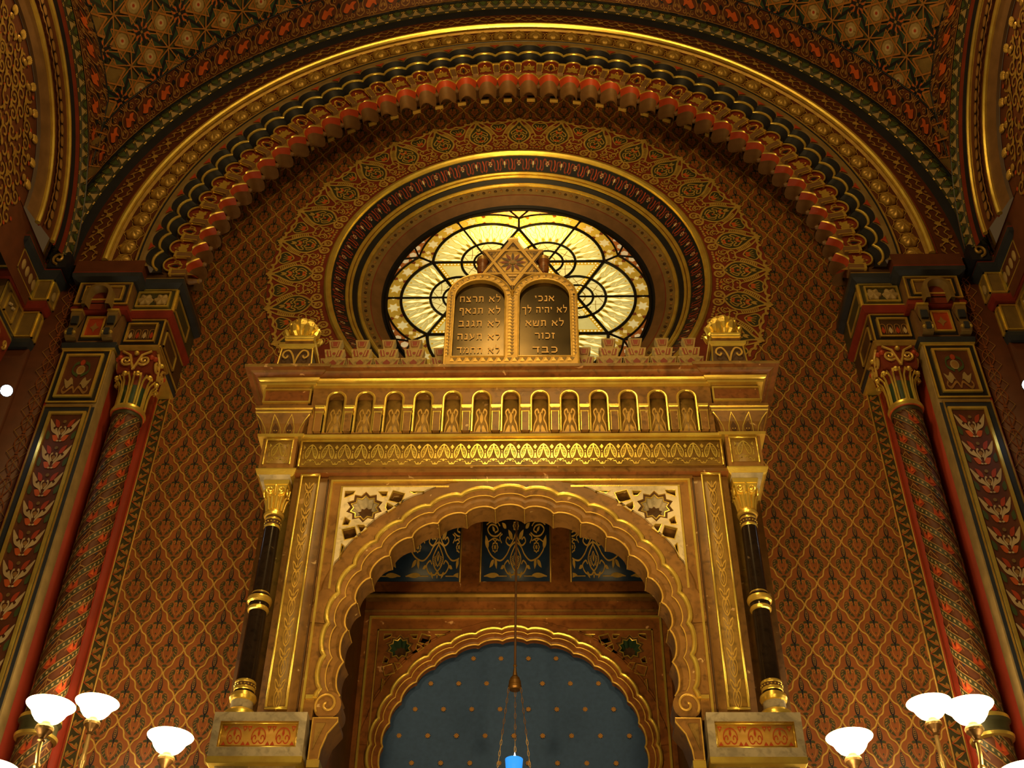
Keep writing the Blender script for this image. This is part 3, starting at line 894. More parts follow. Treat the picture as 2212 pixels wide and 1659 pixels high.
# ------------------------------------------------------------------ painted vault between the arches (ceiling)
XS, YS, RSS = 3.95, 5.40, 1.87
TB = .45
def vedge(t):
    """matching points on the great arch (F) and on the side arch, then along the crown line (G)"""
    t = np.asarray(t, float)
    ps = np.clip(t / TB, 0, 1) * PI / 2
    pf = np.where(t < TB, np.arcsin(np.clip(1.95 * np.sin(ps) / 4.17, 0, 1)), .4868 + (PI / 2 - .4868) * (t - TB) / (1 - TB))
    F = np.stack([-4.17 * np.cos(pf), 7.20 + 0 * t, ZA + 4.17 * np.sin(pf)], -1)
    q = np.clip((t - TB) / (1 - TB), 0, 1)
    G1 = np.stack([-XS + 0 * t, YS + RSS * np.cos(ps), ZA + RSS * np.sin(ps)], -1)
    G2 = np.stack([-XS * (1 - q), YS - .2 * q, ZA + RSS + 3.0 * np.sin(q * PI / 2)], -1)
    return F, np.where((t < TB)[..., None], G1, G2)
def vault(t, s, sg):
    F, G = vedge(t); s = np.asarray(s, float)
    P = F + (G - F) * s[..., None]
    P[..., 2] += np.sin(PI * s) * .12 * np.clip(np.asarray(t) / TB, 0, 1)
    P[..., 0] *= -sg
    return P
vmb = MB()
ph = np.linspace(0, 1, 81); ss = np.linspace(0, 1, 13)
PH, SS = np.meshgrid(ph, ss, indexing='ij')
def vlen(t):
    F, G = vedge(t)
    return np.linalg.norm(F - G, axis=-1) + 1e-6
star = St()
def petal_flower():
    f = St()
    for k in range(4):
        a = PI / 4 + k * PI / 2
        f.dot((.070 * math.cos(a), .070 * math.sin(a)), .045, 'bottle_green', 1, 8)
        f.dot((.066 * math.cos(a), .066 * math.sin(a)), .036, 'orange', 2, 8)
        f.stroke([(0, 0), (.11 * math.cos(a + PI / 4), .11 * math.sin(a + PI / 4))], .030, 'blue_black', 2)
    f.dot((0, 0), .014, 'ochre', 4)
    return f
pf = petal_flower()
hx = St()
hx.fill(ngon((0, 0), .150, 6, 0, .087), 'olive', 1)
hx.fill(ngon((0, 0), .066, 10), 'tan', 2).fill(ngon((0, 0), .034, 10), 'cream', 3)
hx.dot((0, 0), .016, 'red', 4, 6)
for g in (0, 1):
    tr = [(.155 * math.cos(a), .155 * math.sin(a)) for a in (g * PI, g * PI + 2 * PI / 3, g * PI + 4 * PI / 3)]
    hx.stroke(tr, .020, 'seam_orange', 4, closed=True)
lz = St().fill([(-.145, 0), (0, .060), (.145, 0), (0, -.060)], 'bottle_green', 1).stroke([(-.14, 0), (.14, 0)], .030, 'blue_black', 2).stroke([(-.145, 0), (0, .062), (.145, 0), (0, -.062)], .012, 'seam_orange', 3, closed=True)
lz4 = St()
for q in range(4): lz4.add(lz, rot=PI / 4 + q * PI / 2, dx=.155 * math.cos(PI / 4 + q * PI / 2), dy=.155 * math.sin(PI / 4 + q * PI / 2))
lz4.dot((0, 0), .016, 'ochre', 5, 7)
pf.packed(); hx.packed(); lz4.packed()
fl_unit = St()
fl_unit.fill(spl([(-.55, -.30), (-.20, -.45), (.10, -.20), (.42, -.38), (.34, -.05), (.60, .15), (.20, .22), (-.02, .05), (-.28, .20), (-.42, -.02)], 4, True), 'orange', 2)
fu = St()
for q in (-1, 1):
    fl_unit.stroke(spl([(q * .98, -.85), (q * .66, -.62), (q * .84, -.12), (q * .62, .30), (q * .28, .44), (q * .10, .78)], 6), .085, 'ochre', 1)
    fl_unit.stroke(spiral((q * .66, .60), .24, .05, 0 if q > 0 else PI, (7 if q > 0 else PI - 7), 16), .065, 'ochre', 1)
    fl_unit.stroke(spiral((q * .36, -.70), .20, .05, 2, 2 + q * 6, 14), .065, 'ochre', 1)
    fl_unit.fill(leaf((q * .34, .55), (q * .60, .92), .22), 'blue_black', 1).fill(leaf((q * .20, -.50), (q * .62, -.34), .2), 'blue_black', 1).fill(leaf((q * .88, .0), (q * .98, .38), .25), 'blue_black', 1)
    fl_unit.fill(leaf((q * .78, -.60), (q * .97, -.30), .25), 'ochre', 1)
for d in (-.42, -.21, 0, .21, .42): fl_unit.stroke([(d * .35, .66), (d, .97)], .065, 'ochre', 2)
fl_unit.dot((0, .60), .09, 'ochre', 2, 8); fl_unit.stroke(spl([(-.2, -.95), (-.08, -.78), (.08, -.78), (.2, -.95)], 4), .07, 'ochre', 1)
fl_unit.stroke([(-1, -.96), (1, -.96)], .05, 'ochre', 1)
fl_unit.packed()
B1, B2 = .30, .46
for sg in (-1, 1):
    P = vault(PH, SS, sg); vmb.grid(P, 'web_green')
    GP = vault(*np.meshgrid(np.linspace(0, 1, 130), np.linspace(0, 1, 50), indexing='ij'), sg)
    o0 = np.array([sg * 4.0, 7.2, ZA]); e1 = np.array([-sg * 4.0, 0, 4.1]); e1 /= np.linalg.norm(e1)
    e2 = np.array([0.0, -1.8, 1.87]); e2 -= (e2 @ e1) * e1; e2 /= np.linalg.norm(e2)
    pq = np.stack([(GP - o0) @ e1, (GP - o0) @ e2], -1)
    Pa, Ps = np.gradient(pq, axis=(0, 1)); Ga, Gs = np.gradient(GP, axis=(0, 1))
    pf_ = pq.reshape(-1, 2)
    det = Pa[..., 0] * Ps[..., 1] - Pa[..., 1] * Ps[..., 0]
    def fv(u, v, h, sg=sg, GP=GP, pf_=pf_, Pa=Pa, Ps=Ps, Ga=Ga, Gs=Gs, det=det):
        q = np.stack([u, v], 1)
        out = np.empty((len(q), 3))
        for c0 in range(0, len(q), 400):
            qq = q[c0:c0 + 400]
            k = ((qq[:, None, :] - pf_[None]) ** 2).sum(-1).argmin(1)
            i, j = np.unravel_index(k, GP.shape[:2])
            d = qq - pf_[k]; D = det[i, j]; D = np.where(np.abs(D) < 1e-7, 1e-7, D)
            a = np.clip((d[:, 0] * Ps[i, j, 1] - d[:, 1] * Ps[i, j, 0]) / D, -1, 1); b = np.clip((d[:, 1] * Pa[i, j, 0] - d[:, 0] * Pa[i, j, 1]) / D, -1, 1)
            out[c0:c0 + 400] = GP[i, j] + a[:, None] * Ga[i, j] + b[:, None] * Gs[i, j]
        out[:, 2] -= h * .7; out[:, 1] -= h * .5; out[:, 0] -= sg * h * .7
        return out
    pit = .46
    for i in range(-2, 26):
        for j in range(-2, 22):
            u = i * pit * .5 + .12; v = j * pit * .5 + .05
            c = np.array([u, v]); k = ((pf_ - c) ** 2).sum(1)
            if k.min() > .0025: continue
            e = (i % 2, j % 2)
            M = lambda uu, vv, h, u=u, v=v: fv(u + uu, v + vv, h)
            if e == (0, 0): vmb.stamp(pf, M, .016)
            elif e == (1, 1): vmb.stamp(lz4, M, .016)
            else: vmb.stamp(hx, M, .016)
    # black-and-red arabesque borders along both arches
    for which, Bw in ((0, B1), (1, B2)):
        te = 1.0 if which == 0 else TB
        phs = np.linspace(0, te, 80)
        def band(t, k, off, which=which, Bw=Bw, sg=sg):
            L = vlen(t); dd = k * np.minimum(Bw, L * .5)
            Q = vault(t, dd / L if which == 0 else 1 - dd / L, sg); Q[..., 2] -= off * .7; Q[..., 1] -= off * .5; Q[..., 0] -= sg * off * .7
            return Q
        rows = [band(phs, k / 5, .028) for k in range(6)]
        vmb.grid(rows, 'damask_brown')
        vmb.tube(rows[-1][4:], .010, 'blue_black', 5)
        C = rows[2]; al = np.concatenate([[0], np.cumsum(np.linalg.norm(np.diff(C, axis=0), axis=1))])
        n = int(round(al[-1] / .25)); sp_ = al[-1] / n
        for k in range(n):
            vmb.stamp(fl_unit, (lambda k, band=band, al=al, phs=phs, sp_=sp_: lambda u, v, h: band(np.interp((k + .5 + u * .5) * sp_, al, phs), v * .5 + .5, .028 + h))(k), .006)
o = vmb.build('ceiling', smooth=False); struct(o)

# ------------------------------------------------------------------ side arches, left and right
for sg, side in ((-1, 'left'), (1, 'right')):
    sa = thing('side_arch', 'small gilded arch over the gallery bay at the far %s of the picture' % side, 'arch', (sg * 4.0, YS, ZA), 'side arches')
    def half_arc(R, X, m, r, mbx, n=48):
        a = np.linspace(0, PI, n)
        mbx.tube([(sg * X, YS + R * math.cos(t), ZA + R * math.sin(t)) for t in a], r, m, 8)
    def strip(prof, ms, mbx, n=60):
        a = np.linspace(0, PI, n)
        for i in range(len(prof) - 1):
            mbx.grid(np.stack([np.stack([np.full(n, sg * X), YS + R * np.cos(a), ZA + R * np.sin(a)], 1) for R, X in prof[i:i + 2]]), ms[i])
    mb = MB(); rope(mb, (sg * 3.97, YS, ZA), (0, 1, 0), (0, 0, 1), (-sg, 0, 0), 1.775, .065, 60, 0, PI, R_(4.2)); mb.build('rope', sa)
    mb = MB(); strip([(1.875, 3.95), (1.85, 3.93), (1.83, 3.96)], ['blue_black'] * 2, mb); strip([(1.72, 3.96), (1.665, 3.98), (1.62, 4.0)], ['wine', 'blue_black'], mb); mb.build('black_band', sa)
    mb = MB(); mb.box(min(sg * 3.90, sg * 4.06), max(sg * 3.90, sg * 4.06), 7.13, 7.33, 9.17, 9.36, 'blue_black'); mb.tube([(sg * (3.98 + .055 * r * math.cos(t)), 7.12, 9.27 + .07 * r * math.sin(t)) for r, t in zip(np.linspace(1, .2, 18), np.linspace(-1.5, 6, 18))], .012, 'old_gold', 6); mb.build('springer', sa)
    mb = MB(); half_arc(1.565, 4.0, 'gold', .022, mb); half_arc(1.60, 4.0, 'red', .010, mb); half_arc(1.345, 4.06, 'gold', .024, mb); half_arc(1.375, 4.06, 'red', .010, mb); mb.build('gold_roll', sa)
    mb = MB(); strip([(1.60, 4.0), (1.54, 4.01), (1.37, 4.05), (1.32, 4.07), (1.19, 4.10), (1.17, 4.12)], ['old_gold', 'damask_brown', 'hood_brown', 'hood_brown', 'dark_brown'], mb)
    eg = St().dot((0, 0), .042, 'dark_brown', 1, 10, .06).dot((0, 0), .030, 'ochre', 2, 10, .045); eg.stroke([(-.07, -.08), (-.055, 0), (-.07, .08)], .018, 'ochre', 1); eg.packed()
    for k in range(1, 44):
        t = k * PI / 44
        mb.stamp(eg, (lambda t: lambda u, v, h: np.stack([sg * (4.03 - h + 0 * u), YS + (1.455 + u) * np.cos(t + v / 1.45), ZA + (1.455 + u) * np.sin(t + v / 1.45)], 1))(t), .01)
    mb.build('egg_band', sa)
    # carved arabesque panel inside the arch with gilt shells round its edge
    mb = MB()
    a = np.linspace(0, PI, 60)
    mb.grid(np.stack([np.stack([np.full(60, sg * 4.13), YS + r * np.cos(a), ZA - .0 + r * np.sin(a)], 1) for r in (1.185, .01)]), 'damask_brown')
    mb.add([(sg * 4.13, YS - 1.5, ZA - .6), (sg * 4.13, YS + 1.75, ZA - .6), (sg * 4.13, YS + 1.75, ZA + .01), (sg * 4.13, YS - 1.5, ZA + .01)], quads=[(0, 1, 2, 3)], m='damask_brown')
    pm = lambda u, v, h: np.stack([sg * (4.13 - h + 0 * u), YS + u, ZA + v], 1)
    sc = St(); rg = random.Random(11)
    for i in range(-8, 9):
        for j in range(-4, 10):
            x = i * .155 + (.07 if j % 2 else 0); z = .06 + j * .125
            if math.hypot(x, max(z, 0)) > 1.05: continue
            d = 1 if (i + j) % 2 else -1
            sc.stroke(spiral((x, z), .075, .012, rg.random() * 6, rg.random() * 6 + d * 7, 16), .020, 'old_gold', 1)
            sc.dot((x + .07, z + .05), .020, 'red', 1, 6); sc.fill(leaf((x - .05, z), (x - .09, z + .07), .3), 'old_gold', 2)
    sc.packed(); mb.stamp(sc, pm, .008)
    pan = mb.build('carved_panel', sa, smooth=False)
    mb = MB()
    for k in range(4):
        aa = R_(-36 + 24 * k)
        mb.sphere((sg * 4.115, YS + .0 + .035 * math.sin(aa), ZA + 1.075 + .045 * math.cos(aa)), .045, 'gold_paint', 8, 6, (.35, .42, 1.0))
    mb.sphere((sg * 4.115, YS, ZA + 1.02), .035, 'old_gold', 8, 6, (.4, 1, .8))
    for i in range(len(mb.v)): mb.v[i] = mb.v[i]
    shl = mb.build('gilt_shell', sa)
    # turn copies about the arch centre
    n = 15
    for k in range(n):
        t = (k - (n - 1) / 2) * R_(11.4)
        if k == 0: shl.rotation_euler.x = t
        else:
            c = share(shl, sa); c.rotation_euler = (t, 0, 0)
# ================================================================== piers: painted pilasters, columns, entablatures
def lily():
    """cream winged flower, u -1..1, v 0..1"""
    s = St(); h = St()
    h.fill(spl([(.06, .12), (.30, .30), (.62, .42), (.80, .60), (.98, .98), (.70, .80), (.52, .66), (.62, .60), (.52, .52), (.40, .60), (.30, .48), (.12, .30)], 4), 'cream', 2)
    h.fill(leaf((.25, .62), (.66, .98), .22), 'red', 1)
    h.fill(leaf((.10, .06), (.55, .28), .25), 'orange', 1)
    h.fill(leaf((.75, .10), (.95, .5), .3), 'leaf_green', 1)
    h.stroke(spl([(.04, .30), (.20, .46), (.18, .60), (.08, .62)], 4), .08, 'cream', 3)
    h.dot((.10, .04), .09, 'cream', 2, 7, .035); h.mir()
    h.dot((0, .46), .14, 'ochre', 2, 8, .09); h.dot((0, .86), .12, 'olive', 2, 8, .07)
    return h.packed()
LILY = lily()
def rosette(mb, x, y, z, r, m='tan'):
    A = np.linspace(0, 2 * PI, 30, endpoint=False)
    P = [np.stack([x + rr * (1 + .10 * np.cos(6 * A)) * np.cos(A), y - zz - .006 * np.cos(6 * A) * (rr / r), z + rr * (1 + .10 * np.cos(6 * A)) * np.sin(A)], 1) for rr, zz in ((r, 0), (r * .85, .014), (r * .45, .020), (.001, .022))]
    mb.grid(P, m, wrap=True)

def mirx(mb, sg):
    """geometry is laid out for the left side (negative x); flip it for the right side"""
    if sg > 0:
        for i in range(len(mb.v)): mb.v[i] = mb.v[i] * np.array([-1, 1, 1])
    return mb

for sg, side in ((-1, 'left'), (1, 'right')):
    def B(mb, name, par, **k): return mirx(mb, sg).build(name, par, **k)
    # ---- entablature over pilaster and column
    en = thing('pier_entablature', 'carved and painted blocks carrying the %s foot of the great arch' % side, 'entablature', (sg * 3.35, 7.2, 8.33), 'pier entablatures')
    mb = MB()
    mb.stack(-3.80, -3.29, 7.235, 8.0, [(9.09, .0), (9.115, .045), (9.155, .05), (9.175, .045), (9.31, .045)], ['slate_blue', 'slate_blue', 'wine', 'damask_brown'])
    B(mb, 'cornice', en)
    mb = MB()
    mb.stack(-3.30, -2.955, 7.35, 8.0, [(9.12, .0), (9.145, .045), (9.19, .05), (9.205, .045), (9.29, .03)], ['slate_blue', 'slate_blue', 'old_gold', 'dark_brown'])
    B(mb, 'cornice', en)
    mb = MB()   # upper block over pilaster with arched hood
    mb.stack(-3.775, -3.315, 7.25, 8.0, [(8.82, 0), (9.09, 0)], 'hood_brown')
    mb.frame(-3.775, -3.315, 8.825, 9.085, 7.25, .012, .012, 'gold')
    mb.frame(-3.745, -3.345, 8.85, 9.06, 7.25, .022, .006, 'blue_black')
    mb.frame(-3.715, -3.375, 8.865, 9.04, 7.25, .014, .02, 'gold')
    B(mb, 'arched_block', en)
    mb = MB()
    a = np.linspace(0, PI, 15)
    def hood_ring(r, Y, z0=8.86): return np.array([(-3.555 - r, Y, z0 - .10)] + [(-3.555 - r * math.cos(t), Y, z0 + .03 + r * math.sin(t)) for t in a] + [(-3.555 + r, Y, z0 - .10)])
    mb.grid(np.stack([hood_ring(.125, 7.25), hood_ring(.120, 7.17), hood_ring(.085, 7.165), hood_ring(.075, 7.21), hood_ring(.07, 7.245)]), 'olive')
    mb.prism([(p[0], p[2]) for p in hood_ring(.08, 0)], [], 7.238, 7.243, 'wine', back=False)
    B(mb, 'arched_hood', en)
    mb = MB()   # red fillet courses
    mb.stack(-3.76, -3.33, 7.28, 8.0, [(8.76, .03), (8.79, .035), (8.825, .02)], 'course_red')
    mb.stack(-3.36, -2.98, 7.385, 8.0, [(8.785, .01), (8.83, .03), (8.86, .025)], 'course_red')
    B(mb, 'red_course', en)
    mb = MB()   # block with two rosettes
    mb.stack(-3.34, -2.96, 7.37, 8.0, [(8.855, 0), (9.125, 0)], 'pine')
    mb.frame(-3.34, -2.96, 8.86, 9.12, 7.37, .013, .012, 'gold')
    mb.frame(-3.295, -3.005, 8.90, 9.085, 7.37, .015, .02, 'gold')
    for e in ((7.37, 8.0),):
        mb.box(-2.972, -2.948, 7.37, 7.385, 8.86, 9.12, 'gold'); mb.box(-2.972, -2.948, 7.40, 7.415, 8.90, 9.08, 'old_gold'); mb.box(-2.972, -2.948, 7.80, 7.815, 8.90, 9.08, 'old_gold')
        mb.box(-2.972, -2.948, 7.40, 7.81, 9.07, 9.085, 'gold'); mb.box(-2.972, -2.948, 7.40, 7.81, 8.895, 8.91, 'gold')
    rb = B(mb, 'rosette_block', en)
    mb = MB(); rosette(mb, -3.222, 7.368, 8.99, .066); B(mb, 'rosette', rb)
    mb = MB(); rosette(mb, -3.078, 7.368, 8.99, .066); B(mb, 'rosette', rb)
    mb = MB()   # lower tier: square red panel between two scroll consoles
    mb.stack(-3.76, -3.34, 7.31, 8.0, [(8.44, 0), (8.765, 0)], 'hood_brown')
    mb.frame(-3.665, -3.455, 8.46, 8.745, 7.31, .020, .006, 'blue_black')
    mb.frame(-3.645, -3.475, 8.485, 8.725, 7.31, .018, .022, 'gold')
    mb.box(-3.627, -3.493, 7.304, 7.31, 8.503, 8.707, 'red')
    mb.stamp(St().fill(ngon((0, 0), .04, 4, 0, .02), 'ochre', 1), wall_map(7.304, 1, 1.5, -3.56, 8.605))
    B(mb, 'square_panel', en)
    for x in (-3.72, -3.41):
        mb = MB()
        prof = [(.0, 8.75), (.075, 8.75), (.075, 8.70), (.05, 8.66), (.045, 8.58), (.075, 8.53), (.085, 8.49), (.05, 8.455), (0, 8.45)]
        L = [(x - .045, 7.31 - d, z) for d, z in prof]; Rr = [(x + .045, 7.31 - d, z) for d, z in prof]
        mb.grid(np.stack([L, Rr]), 'olive')
        for sd in (L, Rr):
            mb.add(sd, tris=[(0, i, i + 1) for i in range(1, len(sd) - 1)], m='hood_brown')
        mb.box(x - .028, x + .028, 7.24, 7.27, 8.60, 8.685, 'slate_blue'); mb.box(x - .05, x + .05, 7.225, 7.30, 8.735, 8.755, 'gold')
        mb.sphere((x - .035, 7.235, 8.49), .016, 'gold', 8, 6); mb.sphere((x + .035, 7.235, 8.49), .016, 'gold', 8, 6); mb.box(x - .02, x + .02, 7.222, 7.24, 8.465, 8.53, 'slate_blue')
        B(mb, 'console', en)
    mb = MB()   # small arcade block over the column
    mb.stack(-3.37, -3.0, 7.40, 8.0, [(8.46, 0), (8.785, 0)], 'dark_brown')
    mb.frame(-3.37, -3.0, 8.465, 8.783, 7.40, .013, .013, 'gold')
    mb.frame(-3.35, -3.02, 8.485, 8.763, 7.40, .024, .006, 'blue_black')
    mb.frame(-3.315, -3.055, 8.515, 8.735, 7.40, .016, .02, 'gold')
    ar = St()
    for k in range(4):
        ar.stroke([(-.075 + k * .05 - .018, -.05)] + [(-.075 + k * .05 + .018 * math.cos(t), .02 + .02 * math.sin(t)) for t in np.linspace(PI, 0, 6)] + [(-.075 + k * .05 + .018, -.05)], .006, 'ochre', 1)
        ar.fill(leaf((-.075 + k * .05, -.05), (-.075 + k * .05, .015), .2), 'red' if k % 2 else 'cream', 1)
    mb.stamp(ar, wall_map(7.40, 1.2, 1.2, -3.185, 8.62), .004)
    for zz in (8.47, 8.77): mb.box(-3.012, -2.99, 7.40, 7.98, zz, zz + .013, 'gold')
    mb.box(-3.012, -2.99, 7.46, 7.80, 8.53, 8.545, 'old_gold'); mb.box(-3.012, -2.99, 7.46, 7.80, 8.70, 8.715, 'old_gold'); mb.box(-3.012, -2.99, 7.46, 7.475, 8.53, 8.715, 'gold'); mb.box(-3.012, -2.99, 7.785, 7.80, 8.53, 8.715, 'gold')
    B(mb, 'arcade_block', en)
    mb = MB()
    mb.stack(-3.76, -3.35, 7.32, 8.0, [(8.335, .0), (8.37, .02), (8.42, .03), (8.445, .01)], ['gold', 'slate_blue', 'slate_blue'])
    mb.stack(-3.36, -3.02, 7.42, 8.0, [(8.39, .0), (8.405, .012), (8.44, .025), (8.465, .01)], ['gold', 'slate_blue', 'slate_blue'])
    B(mb, 'blue_course', en)
    # ---- painted pilaster
    pl = thing('painted_pilaster', 'flat pilaster painted with winged cream lilies at the %s edge' % side, 'pilaster', (sg * 3.55, 7.3, 0), 'painted pilasters')
    mb = MB(); mb.box(-3.765, -3.335, 7.305, 7.425, 0, 8.335, 'tan'); mb.box(-3.765, -3.75, 7.300, 7.306, 4.0, 8.335, 'jamb_red'); B(mb, 'shaft', pl)
    mb = MB()
    mb.box(-3.755, -3.345, 7.298, 7.306, 7.77, 8.33, 'hood_brown')
    mb.frame(-3.755, -3.345, 7.77, 8.335, 7.300, .012, .012, 'gold'); mb.frame(-3.742, -3.358, 7.785, 8.32, 7.300, .035, .004, 'blue_black')
    mb.frame(-3.705, -3.395, 7.82, 8.285, 7.300, .02, .022, 'gold')
    mb.box(-3.685, -3.415, 7.294, 7.30, 7.84, 8.265, 'damask_brown')
    tul = St(); h = St()
    h.fill(spl([(.05, .08), (.25, .28), (.55, .16), (.85, .42), (.60, .36), (.45, .46), (.30, .40)], 4), 'tan', 1)
    h.stroke(spl([(0, .05), (.2, .2), (.6, .05), (.8, .12), (.7, .22)], 5), .07, 'ochre', 1)
    h.stroke(spl([(.1, .5), (.5, .62), (.45, .8), (.2, .86)], 5), .08, 'leaf_green', 1); h.mir()
    h.dot((0, .66), .28, 'tan', 1, 10, .13).dot((0, .66), .20, 'ochre', 2, 10, .09).dot((0, .86), .16, 'red', 2, 8, .08)
    mb.stamp(h.packed(), wall_map(7.294, .13, .40, -3.55, 7.85))
    B(mb, 'upper_panel', pl)
    mb = MB()
    mb.box(-3.755, -3.37, 7.298, 7.306, 3.6, 7.745, 'hood_brown')
    mb.frame(-3.755, -3.37, 3.6, 7.735, 7.300, .012, .01, 'old_gold'); mb.frame(-3.742, -3.345, 3.62, 7.72, 7.300, .045, .004, 'slate_blue')
    mb.frame(-3.69, -3.39, 3.66, 7.665, 7.300, .022, .024, 'gold')
    mb.box(-3.668, -3.412, 7.294, 7.30, 3.68, 7.643, 'damask_brown')
    for k in range(14):
        mb.stamp(LILY, wall_map(7.294, .120, .235, -3.54, 7.365 - k * .262))
    B(mb, 'lily_panel', pl)
    # ---- painted column
    cx, cy, cr = -3.128, 7.46, .112
    pc = thing('painted_column', 'round column painted with spiral ribbons and orange leaves in the %s jamb' % side, 'column', (sg * 3.128, cy, 0), 'painted columns')
    mb = MB(); mb.lathe((cx, cy, 0), [(cr + .06, 0), (cr + .06, .3), (cr, .34), (cr, 7.70), (cr, 7.74)], 'damask_brown', 32)
    sp = St()
    # spiral ribbons with dots, and orange leaf pairs between them; u = angle, v = height
    for (v0, mm) in ((0.0, 'pine'), (.15, 'pine')):
        sp.stroke([(u, v0 + .143 * u) for u in np.linspace(-PI, PI, 33)], .052, mm, 1)
        for e in (-.030, .030): sp.stroke([(u, v0 + e + .143 * u) for u in np.linspace(-PI, PI, 33)], .010, 'ochre', 2)
        for u in np.linspace(-PI, PI, 27)[:-1]:
            sp.fill([(u - .05, v0 - .014 + .143 * u), (u + .05, v0 - .004 + .143 * u), (u + .05, v0 + .016 + .143 * u), (u - .05, v0 + .006 + .143 * u)], 'tan', 3)
    for u in np.arange(-PI, PI, PI / 3):
        vb = .075 + .143 * u
        sp.fill([(u - .34, vb - .035), (u - .10, vb + .05), (u + .05, vb + .0), (u + .24, vb + .085), (u + .30, vb - .0), (u + .05, vb - .055)], 'red', 1)
        sp.fill([(u - .22, vb - .02), (u - .08, vb + .025), (u + .02, vb - .02)], 'orange', 2)
        sp.stroke([(u - .42, vb - .05), (u - .1, vb + .065), (u + .1, vb + .03), (u + .36, vb + .09)], .010, 'ochre', 3)
        vb += .15
        sp.stroke([(u + .1, vb - .07), (u + .12, vb + .08)], .03, 'ochre', 1)
        sp.stroke([(u - .3, vb - .06), (u + .1, vb + .03), (u + .4, vb + .02)], .012, 'ochre', 1)
        sp.dot((u - .2, vb + .02), .12, 'slate_blue', 1, 6, .03)
    sp.packed()
    for k in range(13):
        zb = 7.52 - k * .30
        f = lambda u, v, h, zb=zb: np.stack([cx + (cr + h) * np.sin(u), cy - (cr + h) * np.cos(u), np.minimum(zb + v, 7.70)], 1)
        if sg > 0: g = lambda u, v, h, f=f: f(u, v, h)
        mb.stamp(sp, f, .003)
    B(mb, 'shaft', pc)
    mb = MB(); mb.lathe((cx, cy, 7.70), [(cr, 0), (cr + .012, .0), (cr + .012, .03), (cr + .006, .035)], ['dark_brown', 'pine', 'dark_brown'], 32)
    mb.lathe((cx, cy, 7.735), [(cr, 0), (cr + .022, .008), (cr + .03, .03), (cr + .022, .055), (cr - .005, .066)], ['orange', 'gold', 'gold', 'gold'], 32); B(mb, 'collar', pc)
    # low collar near the lamp
    mb = MB()
    mb.lathe((cx, cy, 4.98), [(cr, 0), (cr + .025, .01), (cr + .03, .03), (cr + .012, .05), (cr + .012, .11), (cr + .03, .13), (cr + .025, .16), (cr, .17)], ['old_gold', 'gold', 'pine', 'pine', 'pine', 'gold', 'old_gold'], 32); B(mb, 'lower_collar', pc)
    mb = MB()   # capital: fluted bell, scrolls and leaves under a square abacus
    mb.lathe((cx, cy, 7.79), [(cr - .02, 0), (cr - .012, .10), (cr - .006, .22), (cr + .02, .32), (cr + .06, .42)], ['bottle_green', 'bottle_green', 'wine', 'wine'], 28)
    mb.stack(cx - .155, cx + .155, cy - .155, cy + .155, [(8.34, .0), (8.37, .015), (8.395, .01)], 'old_gold')
    mb.stack(cx - .15, cx + .15, cy - .15, cy + .15, [(8.12, -.012), (8.34, .0)], 'wine')
    B(mb, 'capital_bell', pc)
    for k in range(10):
        a = k * 2 * PI / 10
        if math.sin(a) > .75: continue
        mb = MB()
        c, s_ = math.cos(a), math.sin(a)
        P = [(cx + (cr + r) * c + du * -s_ * .026, cy + (cr + r) * s_ + du * c * .026, z) for du in (-1,) for r, z in ((0, 7.80), (.0, 7.95), (.012, 8.05), (.05, 8.10), (.055, 8.07))]
        Q = [(cx + (cr + r) * c + .026 * -s_, cy + (cr + r) * s_ + .026 * c, z) for r, z in ((0, 7.80), (.0, 7.95), (.012, 8.05), (.05, 8.10), (.055, 8.07))]
        mb.tube(P, .009, 'gold', 6); mb.tube(Q, .009, 'gold', 6)
        mb.tube([P[0], Q[0]], .009, 'gold', 6)
        mb.sphere((cx + (cr + .055) * c, cy + (cr + .055) * s_, 8.085), .022, 'gold', 8, 6)
        B(mb, 'leaf', pc)
    mb = MB()
    for fx, fy, ex, ey in ((0, -1, 1, 0), (1, 0, 0, 1), (-1, 0, 0, 1)):
        for q in (-1, 1):
            pts = [(cx + fx * .158 + ex * q * (.072 + .05 * rr * math.cos(t)), cy + fy * .158 + ey * q * (.072 + .05 * rr * math.cos(t)), 8.225 + .05 * rr * math.sin(t)) for rr, t in zip(np.linspace(1, .15, 18), np.linspace(-2.4, 6.5, 18))]
            mb.tube(pts, .011, 'gold_paint', 6)
            mb.tube([(cx + fx * .16, cy + fy * .16, 8.13), (cx + fx * .165 + ex * q * .05, cy + fy * .165 + ey * q * .05, 8.28), (cx + fx * .16 + ex * q * .12, cy + fy * .16 + ey * q * .12, 8.325)], .012, 'gold_paint', 6)
            mb.sphere((cx + fx * .155 + ex * q * .13, cy + fy * .155 + ey * q * .13, 8.26), .022, 'red', 8, 6)
        mb.sphere((cx + fx * .165, cy + fy * .165, 8.30), .022, 'gold', 8, 6)
    B(mb, 'scrolls', pc)
    # ---- jambs (setting)
    mb = MB()
    mb.box(-3.60, -3.338, 7.425, 8.0, 0, 8.40, 'jamb_red'); mb.box(-3.34, -3.15, 7.90, 8.0, 0, 8.40, 'jamb_red'); mb.box(-3.16, -3.035, 7.93, 8.0, 0, 8.5, 'jamb_red') if False else None
    mb.add([(-3.30, 7.62, 0), (-3.145, 7.985, 0), (-3.145, 7.985, 9.5), (-3.30, 7.62, 9.5)], quads=[(0, 1, 2, 3)], m='jamb_red')
    struct(B(mb, 'trim_2' if sg < 0 else 'trim_3', None, smooth=False)); mb = MB()
    # damask wall strip in the corner and the wall above it
    mb.box(-4.7, -3.76, 7.345, 8.0, 0, 9.40, 'damask_brown')
    dm = St()
